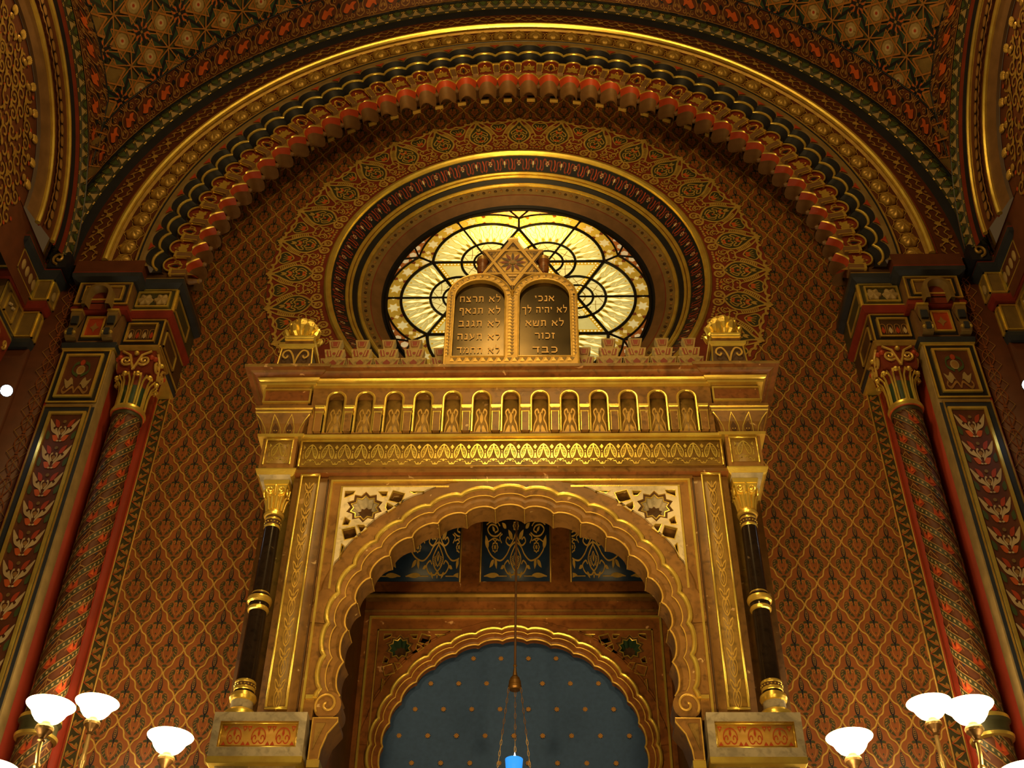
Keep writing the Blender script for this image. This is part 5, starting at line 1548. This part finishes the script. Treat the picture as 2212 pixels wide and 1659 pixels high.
    mb = MB(); mb.stack(xa + .005, xb - .005, yf + .005, 7.01, [(4.495, 0), (4.50, .006), (4.535, .006)], 'gold'); mb.build('gilt_strip', pd)
    mb = MB(); mb.box(pxa - .01, pxb + .01, yf + .028, yf + .05, 4.585, 4.76, 'gilt_ground')
    mb.frame(pxa, pxb, 4.592, 4.752, yf + .028, .010, .014, 'gold')
    cs = St(); h = St()
    h.stroke(spiral((.30, .36), .28, .06, -2.8, 3.9, 20), .06, 'red', 1).stroke(spl([(.04, .86), (.20, .84), (.44, .72), (.56, .50), (.55, .30)], 5), .06, 'red', 1)
    h.fill([(.02, .95), (.10, .60), (.0, .45)], 'red', 1); h.fill([(.62, .95), (.98, .95), (.80, .70)], 'red', 1); h.fill([(.62, .04), (.98, .04), (.80, .22)], 'red', 1); h.dot((.80, .85), .05, 'gold', 2, 6); h.mir()
    cs = h.packed()
    W = (pxb - pxa - .03)
    for k in range(3):
        mb.stamp(cs, wall_map(yf + .028, W / 6.0, .13, (pxa + pxb) / 2 + (k - 1) * W / 3, 4.607), .004)
    mb.build('carved_panel', pd, smooth=False)

# ---- things standing on top of the cornice
ZT = 7.489
tabs = thing('stone_tablets', 'pair of arched dark tablets with gilt Hebrew lines, standing on the ark', 'tablets', (0, 6.66, ZT))
def tab_arch(xc, hw, zs, rise, n=17): return [(xc - hw * math.cos(t), zs + rise * math.sin(t)) for t in np.linspace(0, PI, n)]
oL = [p for p in tab_arch(-.252, .246, 8.235, .250) if p[0] < -.004]; oR = [p for p in tab_arch(.252, .246, 8.235, .250) if p[0] > .004]
outl = [(-.498, ZT)] + oL + [(0, 8.33)] + oR + [(.498, ZT)]
holes = []
for s_ in (-1, 1):
    hp = [(s_ * .25 - .198, 7.605)] + tab_arch(s_ * .25, .198, 8.225, .198) + [(s_ * .25 + .198, 7.605)]
    holes.append(hp)
mb = MB(); mb.prism(outl, holes, 6.60, 6.72, 'old_gold')
fr = tabs_frame = mb.build('frame', tabs, smooth=False)
mb = MB(); tp = St().fill([(-.4, -.45), (.4, -.45), (0, .4)], 'gold_paint', 1).fill([(.1, .45), (.9, .45), (.5, -.3)], 'olive', 1).packed()
for k in range(19):
    for xx, w in ((-.475, .03), (0, .05), (.475, .03)): mb.stamp(tp, wall_map(6.60, w * .8, .034, xx - .3 * w, 7.63 + k * .034), .002)
for k in range(16): mb.stamp(tp, wall_map(6.60, .045, .04, -.44 + k * .058, 7.575), .002)
for s_ in (-1, 1):
    for k in range(13):
        t = PI * (k + .5) / 13
        mb.stamp(tp, (lambda t, s_: lambda u, v, h: np.stack([s_ * .25 - (.222 + .03 * v) * np.cos(t + u * .12), 6.60 - h + 0 * u, 8.235 + (.222 + .03 * v) * np.sin(t + u * .12)], 1))(t, s_), .002)
mb.build('frame_carving', fr, smooth=False)
mb = MB()
for hp in holes: mb.tube([(a, 6.598, b) for a, b in hp], .007, 'gold_paint', 6, closed=True)
mb.tube([(a, 6.60, b) for a, b in outl], .008, 'gold_paint', 6); mb.build('frame_edge', fr)
# Hebrew block letters drawn as strokes: (width, [(points, stroke width)...])
T_, V_ = .19, .135
HEB = {
 'א': (.82, [([(.04, .95), (.78, .05)], T_), ([(.74, .96), (.74, .74), (.50, .52)], V_), ([(.24, .66), (.08, .42), (.06, .02)], V_)]),
 'ב': (.80, [([(.05, .90), (.64, .90)], T_), ([(.62, .95), (.62, .10)], V_), ([(.0, .10), (.80, .10)], T_)]),
 'ג': (.52, [([(.14, .90), (.42, .90)], T_), ([(.38, .92), (.40, .34), (.50, .02)], V_), ([(.42, .30), (.06, .06)], T_)]),
 'ד': (.78, [([(.0, .90), (.78, .90)], T_), ([(.60, .92), (.60, .02)], V_)]),
 'ה': (.72, [([(.0, .90), (.70, .90)], T_), ([(.64, .92), (.64, .02)], V_), ([(.10, .58), (.10, .02)], V_)]),
 'ו': (.30, [([(.02, .90), (.30, .90)], T_), ([(.23, .92), (.23, .02)], V_)]),
 'ז': (.44, [([(.0, .92), (.44, .86)], T_), ([(.22, .88), (.22, .02)], V_)]),
 'ח': (.74, [([(.0, .90), (.72, .90)], T_), ([(.66, .92), (.66, .02)], V_), ([(.10, .90), (.10, .02)], V_)]),
 'י': (.28, [([(.02, .90), (.26, .90)], T_), ([(.20, .92), (.18, .58)], V_)]),
 'כ': (.72, [([(.05, .90), (.52, .90)], T_), ([(.50, .92), (.66, .72), (.66, .28), (.50, .08)], V_), ([(.05, .10), (.54, .10)], T_)]),
 'ך': (.68, [([(.0, .90), (.66, .90)], T_), ([(.58, .92), (.58, -.32)], V_)]),
 'ל': (.66, [([(.08, 1.40), (.08, .86)], V_), ([(.04, .88), (.64, .88)], T_), ([(.60, .92), (.56, .50), (.26, .02)], V_)]),
 'מ': (.76, [([(.22, .64), (.04, .02)], V_), ([(.02, .96), (.22, .74), (.50, .92), (.68, .72), (.68, .06)], V_), ([(.70, .10), (.36, .10)], T_)]),
 'נ': (.50, [([(.12, .90), (.44, .90)], T_), ([(.40, .92), (.40, .08)], V_), ([(.46, .10), (.02, .10)], T_)]),
 'ע': (.76, [([(.68, .98), (.62, .42), (.04, .02)], V_), ([(.08, .98), (.34, .28)], T_)]),
 'צ': (.74, [([(.06, .96), (.64, .10)], T_), ([(.72, .10), (.0, .10)], T_), ([(.66, .98), (.60, .68), (.38, .52)], V_)]),
 'ף': (.70, [([(.08, .90), (.64, .90)], T_), ([(.60, .92), (.60, -.32)], V_), ([(.12, .90), (.12, .58), (.34, .58)], V_)]),
 'ר': (.68, [([(.0, .90), (.56, .90)], T_), ([(.52, .92), (.62, .74), (.62, .02)], V_)]),
 'ש': (.90, [([(.06, .98), (.16, .06)], V_), ([(.46, .94), (.42, .52), (.16, .30)], V_), ([(.86, .98), (.74, .08)], V_), ([(.10, .08), (.80, .08)], T_)]),
 'ת': (.78, [([(.04, .90), (.70, .90)], T_), ([(.68, .92), (.68, .02)], V_), ([(.20, .90), (.20, .10), (.0, .06)], V_)]),
}
TXT = {-1: ['לא תרצח', 'לא תנאף', 'לא תגנב', 'לא תענה', 'לא תחמד'], 1: ['אנכי', 'לא יהיה לך', 'לא תשא', 'זכור', 'כבד']}
WID = {-1: [.315, .318, .316, .322, .322], 1: [.150, .345, .290, .150, .185]}
ZL = {-1: [8.240, 8.113, 7.977, 7.841, 7.702], 1: [8.243, 8.118, 7.977, 7.845, 7.702]}
for s_ in (-1, 1):
    mb = MB(); h_ = holes[0 if s_ < 0 else 1]; mb.prism(h_, [], 6.640, 6.66, 'bronze_plate'); plate = mb.build('tablet', tabs, smooth=False)
    for i, t in enumerate(TXT[s_]):
        x = 0.0; st_ = St()
        for ch in t:                       # laid out from right to left
            if ch == ' ': x -= .62; continue
            w, strokes = HEB[ch]
            x -= w
            for pts, sw in strokes: st_.stroke([(x + a, b) for a, b in pts], sw, 'letter_gold', 1)
            x -= .24
        tot = -x - .24
        k = WID[s_][i] / tot; st_.packed()
        mb = MB(); mb.stamp(st_, (lambda k, i, s_, tot: lambda u, v, h: np.stack([s_ * .25 + (u + tot / 2) * k, 6.638 - h + 0 * u, ZL[s_][i] + (v - .5) * .062], 1))(k, i, s_, tot), .003)
        mb.build('letter_line', plate, smooth=False)
# six-pointed star on top of the tablets
mb = MB(); C0 = (0, 8.632); RS = .285
hexo = ngon(C0, RS, 6, PI / 2, RS / math.sqrt(3))
mb.prism(hexo, [], 6.615, 6.70, 'old_gold')
stc = mb.build('star', tabs, smooth=False)
mb = MB()
for g in (0, 1):
    tr = [(C0[0] + RS * .93 * math.cos(PI / 2 + g * PI + k * 2 * PI / 3), C0[1] + RS * .93 * math.sin(PI / 2 + g * PI + k * 2 * PI / 3)) for k in range(3)]
    s2 = St().stroke(tr, .036, 'old_gold', 3, closed=True).stroke(tr, .006, 'gold_paint', 4, closed=True)
    mb.stamp(s2, wall_map(6.615), .006)
    for e in (-.021, .021):
        s3 = St().stroke([(C0[0] + (p[0] - C0[0]) * (1 + e / (RS * .45)), C0[1] + (p[1] - C0[1]) * (1 + e / (RS * .45))) for p in tr], .006, 'dark_brown', 2, closed=True); mb.stamp(s3, wall_map(6.615), .004)
s4 = St()
for k in range(12):
    a = k * PI / 6
    s4.fill(leaf((C0[0] + .025 * math.cos(a), C0[1] + .025 * math.sin(a)), (C0[0] + .112 * math.cos(a), C0[1] + .112 * math.sin(a)), .14), 'wine' if k % 2 == 0 else 'dark_brown', 1)
s4.dot(C0, .026, 'olive', 3, 12).dot(C0, .015, 'ochre', 4, 8)
for k in range(6):
    a = PI / 2 + k * PI / 3
    c = (C0[0] + .195 * math.cos(a), C0[1] + .195 * math.sin(a)); s4.stroke(ngon(c, .036, 3, a), .006, 'dark_brown', 1, closed=True); s4.fill(ngon(c, .014, 3, a), 'dark_brown', 1)
mb.stamp(s4, wall_map(6.615), .003); mb.build('star_carving', stc, smooth=False)
mb = MB()
mb.stack(-.034, .034, 6.61, 6.70, [(8.86, 0), (8.90, .008), (8.915, .004), (8.935, -.012)], 'old_gold')
for sg in (-1, 1):
    mb.lathe((sg * .245, 6.67, 8.54), [(.02, .0), (.036, .015), (.045, .07), (.040, .12), (.050, .15), (.046, .19), (.030, .21), (.010, .23)], ['wine', 'red_marble', 'red_marble', 'red_marble', 'old_gold', 'old_gold', 'old_gold'], 14)
    mb.lathe((sg * .215, 6.675, 8.45), [(.02, 0), (.036, .015), (.040, .07), (.018, .10)], 'red_marble', 14)
    mb.box(sg * .11 - .035, sg * .11 + .035, 6.64, 6.70, 8.74, 8.80, 'old_gold'); mb.sphere((sg * .11, 6.66, 8.80), .035, 'old_gold', 10, 6)
mb.build('side_volutes', tabs)

# stepped cresting pieces
mpos = [1.332, 1.130, .930, .730, .545]
names = {1.332: 'next to the crown finial', 1.130: 'second from the crown finial', .930: 'third from the crown finial', .730: 'fourth from the crown finial', .545: 'half hidden behind the tablets'}
first_m = None
for sg, side in ((-1, 'left'), (1, 'right')):
    for xm in mpos:
        lab = 'stepped stone cresting piece on the ark, %s, %s side' % (names[xm], side)
        ym = 6.64 if xm > .6 else 6.735
        if first_m is None:
            mr = thing('cresting', lab, 'cresting', (sg * xm, ym, ZT), 'stepped cresting along the ark')
            mb = MB()
            tiers = [(.094, .072, 0, .03), (.076, .099, .028, .150), (.056, .077, .145, .235), (.030, .053, .230, .330)]
            cols = []
            poly = []
            rt = [(.094, 0), (.076, .03), (.097, .145), (.060, .145), (.077, .235), (.034, .235), (.053, .330)]
            poly = [(-a, b) for a, b in rt] ; poly = [(sg * xm + a, ZT + b) for a, b in poly] + [(sg * xm + a, ZT + b) for a, b in rt[::-1]]
            mb.prism(poly, [], ym, ym + .07, 'cut_stone'); first_m = mr
            bd = mb.build('body', mr, smooth=False)
            s = St(); h = St()
            h.fill([(.0, .252), (.0, .312), (.034, .312), (.025, .252)], 'wine', 1)
            h.stroke([(.0, .258), (.017, .258), (.024, .306)], .006, 'cut_stone', 3)
            h.fill([(.014, .158), (.030, .222), (.060, .222), (.047, .158)], 'wine', 1); h.stroke([(.030, .16), (.042, .218)], .010, 'cut_stone', 3)
            h.fill([(0, .128), (.030, .095), (0, .058)], 'wine', 1); h.fill([(.040, .060), (.085, .125), (.070, .040), (.03, .030)], 'wine', 1)
            h.stroke([(.0, .04), (.038, .070), (.080, .130)], .009, 'cut_stone', 3)
            h.dot((0, .190), .014, 'wine', 1, 6); h.mir(); h.packed()
            mb = MB(); mb.stamp(h, wall_map(ym, 1, 1, sg * xm, ZT), .002); mb.build('red_inlay', bd, smooth=False)
        else:
            c = first_m.copy(); COL.objects.link(c); c.location = (sg * xm, ym, ZT); c['label'] = lab
            for ch in first_m.children:
                d = share(ch, c)
                for g in ch.children: share(g, d)
# gilt crown finials on pedestals
for sg, side in ((-1, 'left'), (1, 'right')):
    x, y = sg * 1.612, 6.735
    uf = thing('crown_finial', 'gilt fruit crown on a small scrolled plinth at the %s end of the ark' % side, 'finial', (x, y, ZT), 'crown finials')
    mb = MB()
    mb.stack(x - .125, x + .125, y - .115, y + .13, [(ZT, .008), (ZT + .235, -.008)], 'dark_brown')
    mb.stack(x - .125, x + .125, y - .115, y + .13, [(ZT + .23, -.005), (ZT + .24, .012), (ZT + .265, .014), (ZT + .275, .0)], 'gold')
    mb.stack(x - .105, x + .105, y - .095, y + .11, [(ZT + .275, .0), (ZT + .330, -.003), (ZT + .335, .006), (ZT + .348, .006), (ZT + .352, .0), (ZT + .36, .008), (ZT + .375, .008)], ['brown_marble', 'gold', 'gold', 'brown_marble', 'gold', 'gold'])
    for e in (-1, 1): mb.tube([(x + e * .130, y - .122, ZT), (x + e * .116, y - .11, ZT + .23)], .006, 'gold', 6)
    s = St().stroke(spl([(0, .02), (.02, .10), (.05, .15), (.085, .14), (.095, .10), (.07, .075), (.055, .10)], 6), .014, 'gold_paint', 1).mir().packed()
    mb.stamp(s, wall_map(y - .122, 1, 1, x, ZT + .045), .006)
    mb.build('plinth', uf)
    mb = MB()
    zc = ZT + .375
    mb.lathe((x, y, zc), [(.06, 0), (.075, .015), (.105, .05), (.125, .10), (.120, .15), (.095, .19), (.05, .205), (.001, .21)], 'gold', 32, wob=lambda A: .05 * np.cos(8 * A))
    for k in range(8):
        a = k * PI / 4 + PI / 8
        mb.tube([(x + r * math.cos(a), y + r * math.sin(a), zc + z) for r, z in ((.07, .01), (.115, .045), (.135, .085), (.140, .105))], [.02, .03, .022, .008], 'gold', 8)
        mb.sphere((x + .12 * math.cos(a + PI / 8), y + .12 * math.sin(a + PI / 8), zc + .125), .016, 'gold', 8, 6)
    for r, z, n in ((.112, .155, 16), (.085, .185, 12), (.05, .205, 8)):
        for k in range(n): mb.sphere((x + r * math.cos(2 * PI * k / n), y + r * math.sin(2 * PI * k / n), zc + z), .012, 'gold', 6, 5)
    for q in (-.018, .018): mb.sphere((x + q, y, zc + .23), .020, 'gold', 8, 6)
    mb.build('fruit_crown', uf)
# ================================================================== doorway inside the ark, curtain, lamps
YB = 8.50
por = thing('inner_portal', 'inner marble doorway with blue gilt panels seen through the arch of the ark', 'doorway', (0, YB, 0))
ZI = 5.322
ou = lobed_curve(.985, .022, NLA, R_(11.25), 8, ZI, 5, .19)
top = 7.75
opening = [(ou[0][0], 3.0)] + [tuple(p) for p in ou] + [(ou[-1][0], 3.0)]
mb = MB()
wall_poly = [(-1.26, 0), (-1.26, top), (1.26, top), (1.26, 0), (opening[-1][0], 0)] + opening[::-1] + [(opening[0][0], 0)]
mb.prism(wall_poly, sp_holes(-1, .90, .905, 6.232) + sp_holes(1, .90, .905, 6.232), YB, YB + .055, 'red_marble')
mb.box(-1.30, -1.21, 6.95, YB, 0, 7.75, 'red_marble'); mb.box(1.21, 1.30, 6.95, YB, 0, 7.75, 'red_marble'); mb.box(-1.3, 1.3, 7.99, YB + .9, 7.75, 7.85, 'red_marble')
mb.build('wall_slab', por, smooth=False)
mb = MB(); mb.stack(-1.26, 1.26, YB, YB + .05, [(6.655, .01), (6.665, .05), (6.69, .055), (6.72, .03), (6.735, .0)], ['brown_marble', 'old_gold', 'olive_marble', 'dark_brown'], ydir=False)
mb.box(-1.21, 1.21, YB - .012, YB, 6.555, 6.575, 'brown_marble'); mb.build('ledge', por)
mb = MB(); mb.frame(-1.165, 1.165, 3.5, 6.515, YB, .017, .02, 'gold', 'tlr'); mb.build('gilt_fillet', por)
for sg in (-1, 1):
    mb = MB(); e = -1.09 if sg < 0 else 1.078
    mb.box(e, e + .012, YB - .016, YB + .002, 3.5, 6.395, 'old_gold')
    xa, xb = (-1.09, -.42) if sg < 0 else (.42, 1.09)
    mb.box(xa, xb, YB - .016, YB, 6.383, 6.395, 'gold')
    xa, xb = (-1.185, -1.17) if sg < 0 else (1.17, 1.185)
    mb.build('inner_fillet', por)
mb = MB(); PI_ = R_(11.25)
lobed_strips(mb, [(1.068, YB - .028, .022), (1.04, YB - .026, .022), (1.03, YB - .012, .022), (1.0, YB - .010, .022), (.985, YB + .0, .022), (.978, YB + .055, .022)], 'red_marble', NLA, PI_, 8, ZI, 5, .19)
lobed_strips(mb, [(1.165, YB - .001, .008), (1.155, YB - .014, .008), (1.085, YB - .014, .02)], 'red_marble', NLA, PI_, 8, ZI)
mb.build('scalloped_archivolt', por, angle=40)
mb = MB(); lobed_tube(mb, 1.066, YB - .03, .022, .014, 'gold', NLA, PI_, 8, ZI, 5, .19); mb.build('outer_gilt_line', por)
mb = MB(); lobed_tube(mb, 1.028, YB - .02, .022, .005, 'gold_paint', NLA, PI_, 8, ZI, 5, .19); lobed_tube(mb, .980, YB - .004, .022, .008, 'gold_paint', NLA, PI_, 8, ZI, 5, .19); mb.build('inner_gilt_line', por)
for sg in (-1, 1):
    spandrel(sg, ZI, 1.175, .008, 1.075, 6.38, YB - .018, .016, 'red_marble', 'gold_paint', 'pierced_spandrel', por, k=.90, cup='bottle_green', starx=.905, starz=6.232, pit=PI_)
# three blue panels with gilt arabesque
def arabesque():
    """symmetrical vine about u=0; u -1..1 = one panel, v 0..1"""
    s = St(); h = St(); G = 'gilt_line'
    w = .030
    h.stroke(spl([(0, .12), (.10, .20), (.16, .34), (.08, .48), (0, .58)], 6), w, G)
    h.stroke(spl([(0, .20), (.05, .27), (.07, .34), (0, .46)], 5), w * .7, G)
    for t in np.linspace(0, 1, 6): h.stroke([(.04 + .04 * t, .24 + .14 * t), (.11 + .02 * t, .19 + .16 * t)], .014, G)
    h.stroke(spl([(0, .10), (.10, .06), (.26, .10), (.34, .22), (.24, .30), (.18, .24)], 6), w, G)
    h.stroke(spl([(.02, .62), (.16, .54), (.28, .40), (.46, .30), (.70, .36), (.86, .50), (.90, .66)], 6), w, G)
    h.stroke(spl([(.0, .78), (.07, .66), (.18, .56), (.30, .62), (.26, .70), (.18, .66)], 6), w, G)
    h.fill(leaf((.86, .50), (.94, .74), .22), G).fill(leaf((.62, .34), (.58, .16), .22), G).fill(leaf((.66, .32), (.80, .18), .22), G)
    h.fill(leaf((.50, .06), (.94, .05), .10), G); h.stroke([(.26, .04), (.96, .04)], w * .6, G)
    for cx, cz, r in ((.64, .53, .082), (0.0, .90, .075)):
        h.stroke([(cx + (r + .012 * math.cos(8 * t)) * math.cos(t), cz + .55 * 1.9 * (r + .012 * math.cos(8 * t)) * math.sin(t) * .95) for t in np.linspace(0, 2 * PI, 30)], w * .8, G)
        h.dot((cx, cz), r * .45, 'gold_paint', 2, 8, r * .5); h.stroke([(cx - .08, cz + .14), (cx, cz + .10), (cx + .08, cz + .14)], w * .7, G)
    h.stroke(spl([(.46, .78), (.60, .72), (.78, .74), (.88, .84), (.78, .92), (.62, .90), (.56, .82), (.66, .78)], 6), w, G)
    h.stroke(spl([(.50, .90), (.60, .97), (.80, .97), (.92, .92)], 5), w * .8, G); h.fill(leaf((.66, .80), (.74, .90), .25), G)
    h.stroke(spl([(.44, .60), (.50, .70), (.42, .76)], 5), w * .8, G); h.stroke(spl([(.5, .64), (.68, .68), (.86, .62)], 5), w * .8, G)
    h.fill(leaf((.10, .66), (.24, .84), .22), G).fill(leaf((.30, .86), (.44, .96), .25), G)
    h.fill(leaf((.34, .22), (.46, .16), .25), G).fill(leaf((.2, .12), (.12, .0), .2), G)
    h.mir()
    h.stroke([(0, .58), (0, .82)], w * .7, G); h.stroke(ngon((0, .09), .05, 4, 0), w * .6, G, closed=True); h.fill(leaf((0, .06), (0, .0), .3), G)
    h.fill(leaf((0, .28), (0, .42), .2), G); h.dot((0, .60), .03, G, 2, 8)
    return h.packed()
ARB = arabesque()
for i, (x0, x1) in enumerate(((-1.165, -.463), (-.282, .282), (.463, 1.165))):
    mb = MB()
    mb.box(x0, x1, YB - .008, YB, 6.842, 7.45, 'navy')
    mb.frame(x0 - .014, x1 + .014, 6.83, 7.466, YB, .014, .012, 'old_gold', 'tlr')
    if i == 1: mb.stamp(ARB, wall_map(YB - .008, .27, .575, 0, 6.862), .004)
    else:
        xm = -.645 if i == 0 else .645
        mb.stamp(ARB, wall_map(YB - .008, .30, .60, xm, 6.862), .004) if False else None
        s2 = St(); 
        for (m_, v, t, l) in ARB.pieces:
            s2.pieces.append((m_, v, t, l))
        xx0, xx1 = x0 + .006, x1 - .006
        for xo in (xm, xm + (-.56 if i == 0 else .56)):
            def fm(u, v, h, xo=xo, xx0=xx0, xx1=xx1): return np.stack([np.clip(xo + u * .27, xx0, xx1), YB - .008 - h + 0 * u, 6.862 + v * .575], 1)
            mb.stamp(s2, fm, .004)
    mb.build('blue_panel', por, smooth=False)
# curtain with gilt stars
cu_ = thing('ark_curtain', 'dark blue curtain with rows of small gilt stars inside the inner scalloped doorway', 'curtain', (0, YB + .16, 3.2))
mb = MB(); X_ = np.linspace(-1.2, 1.2, 97); Z_ = np.linspace(3.2, 6.6, 12)
P = np.stack(np.broadcast_arrays(X_[None, :], (YB + .16 + .012 * np.sin(X_ * 9))[None, :], Z_[:, None]), -1)
mb.grid(P, 'curtain_blue'); P2 = P.copy(); P2[..., 1] += .012; mb.grid(P2, 'curtain_blue'); mb.build('cloth', cu_)
mb = None
DXS, DZS = .2185, .216
base = None
for j in range(0, 7):
    for i in range(-6, 7):
        x = i * DXS + (DXS / 2 if j % 2 == 0 else 0) - .002; z = 6.221 - j * DZS
        if math.hypot(x, max(z - ZI, 0)) > .96 or abs(x) > .96: continue
        if base is None:
            mb = MB(); mb.prism([(p[0] + x, p[1] + z) for p in ngon((0, 0), .0215, 8, 0, .014)], [], YB + .140, YB + .148, 'ochre'); mb.sphere((x, YB + .139, z), .010, 'ochre', 8, 5, (1, .4, 1)); base = mb.build('star', cu_); b0 = (x, z)
        else:
            c = share(base, cu_); c.location = (x - b0[0], 0, z - b0[1])
struct_back = MB(); struct_back.box(-1.35, 1.35, YB + .45, YB + .5, 0, 7.8, 'dark_brown'); struct_back.box(-1.35, -1.27, YB + .14, YB + .5, 0, 7.8, 'dark_brown'); struct_back.box(1.27, 1.35, YB + .14, YB + .5, 0, 7.8, 'dark_brown')
struct(struct_back.build('wall_niche', smooth=False))

# ---- hanging lamp
YL = 7.30
hl = thing('hanging_lamp', 'hanging lamp with three chains and a glowing blue glass cup in front of the curtain', 'lamp', (0.03, YL, 4.62))
xl = .035
mb = MB(); mb.tube([(xl, YL, 7.74), (xl, YL, 5.44)], .0085, 'dark_brown', 8); mb.sphere((xl, YL, 5.45), .013, 'dark_brass', 8, 6); mb.build('cord', hl)
mb = MB(); mb.lathe((xl, YL, 5.275), [(.001, .165), (.008, .16), (.012, .13), (.016, .10), (.030, .085), (.040, .06), (.041, .035), (.044, .03), (.044, .012), (.036, .0), (.001, -.004)], 'dark_brass', 18); mb.build('canopy', hl)
for k, (dx, dy) in enumerate(((-1, -.35), (0.05, .95), (1, -.35))):
    mb = MB()
    p0 = np.array([xl + dx * .040, YL + dy * .04, 5.282]); p1 = np.array([xl + dx * .110, YL + dy * .10, 4.66])
    n = 17
    for i in range(n):
        a = p0 + (p1 - p0) * (i / n); b = p0 + (p1 - p0) * ((i + 1) / n); c = (a + b) / 2; d = (b - a) / 2 * 1.08
        w = .0055
        ov = [c + d * math.cos(t) + (np.array([w, 0, 0]) if (i % 2 == 0) else np.array([0, w, 0])) * math.sin(t) for t in np.linspace(0, 2 * PI, 12, endpoint=False)]
        mb.tube(ov, .0022, 'brass' if i > 8 else 'dark_brass', 5, closed=True)
    mb.build('chain', hl)
mb = MB(); mb.lathe((xl, YL, 4.64), [(.001, 0), (.030, .005), (.044, .05), (.053, .11), (.0565, .158), (.053, .157), (.049, .11), (.04, .05)], 'blue_cup', 24); mb.build('glass_cup', hl)
mb = MB(); mb.lathe((xl, YL, 4.60), [(.112, .045), (.120, .05), (.120, .065), (.112, .07), (.106, .06), (.112, .045)], 'brass', 28)
for k in range(3): mb.tube([(xl + .05 * math.cos(k * 2.094), YL + .05 * math.sin(k * 2.094), 4.66), (xl + .11 * math.cos(k * 2.094), YL + .11 * math.sin(k * 2.094), 4.66)], .004, 'brass', 6)
mb.build('cup_ring', hl)
mb = MB(); mb.lathe((xl + .004, YL, 4.77), [(.001, 0), (.012, .015), (.013, .03), (.006, .055), (.001, .075)], 'flame', 10); mb.build('flame', hl)

# ---- candelabra with opal glass shades, one on each side
def candelabrum(sg, side):
    ax, ay = sg * 2.735, 7.35
    cd = thing('candelabrum', 'brass candelabrum with glowing white glass bowl shades at the lower %s' % side, 'candelabrum', (ax, ay, 0), 'candelabra')
    lamps = [('top', (ax, ay, 5.10)), ('front', (sg * 2.685, 6.55, 4.69)), ('inner', (sg * 2.10, 7.05, 4.725)), ('low', (sg * 2.90, 6.52, 4.29)), ('lowinner', (sg * 1.93, 6.80, 4.335))]
    mb = MB(); mb.lathe((ax, ay, 0), [(.30, 0), (.30, .08), (.12, .2), (.05, .35), (.035, 1.0), (.05, 1.05), (.03, 1.1), (.028, 2.4), (.05, 2.5), (.028, 2.6), (.024, 3.7), (.055, 3.8), (.06, 3.9), (.03, 4.0), (.020, 4.4), (.030, 4.45), (.018, 4.5), (.015, 4.75), (.025, 4.8), (.014, 4.85), (.014, 5.0)], 'brass', 18); mb.build('stem', cd)
    for nm, (x, y, z) in lamps:
        if nm != 'top':
            mb = MB()
            zz0 = 3.95 if 'low' not in nm else 3.75
            p0 = np.array([ax, ay, zz0]); p3 = np.array([x, y, z - .115]); d = p3 - p0; d[2] = 0
            pts = spl([p0, p0 + d * .35 + np.array([0, 0, -.06]), p0 + d * .72 + np.array([0, 0, (p3[2] - zz0) * .40]), p3 + np.array([-d[0] * .03, -d[1] * .03, -.10]), p3], 7)
            mb.tube(pts, .013, 'brass', 8)
            mb.sphere(pts[20], .022, 'brass', 8, 6); mb.build('arm', cd)
        mb = MB()
        A = lambda a: .10 * np.abs(np.cos(7 * a))
        mb.lathe((x, y, z), [(.011, -.12), (.024, -.112), (.016, -.10), (.026, -.08), (.048, -.052)], 'dark_brass', 28)
        mb.lathe((x, y, z), [(.048, -.052), (.052, -.039), (.047, -.024), (.026, -.019), (.026, .0), (.031, .004), (.026, .010)], 'brass', 28, wob=lambda a: .06 * np.abs(np.sin(8 * a)))
        mb.build('holder', cd)
        mb = MB(); mb.lathe((x, y, z), [(0.0294, 0.0), (0.0519, 0.0051), (0.0735, 0.0187), (0.0934, 0.0442), (0.1073, 0.0731), (0.1254, 0.0918), (0.1401, 0.1037), (0.1436, 0.1088), (0.1384, 0.1088), (0.1211, 0.096), (0.1021, 0.0748), (0.0865, 0.0467), (0.0675, 0.0238), (0.0259, 0.0102)], 'opal_glass', 36); mb.build('glass_shade', cd)
candelabrum(-1, 'left'); candelabrum(1, 'right')
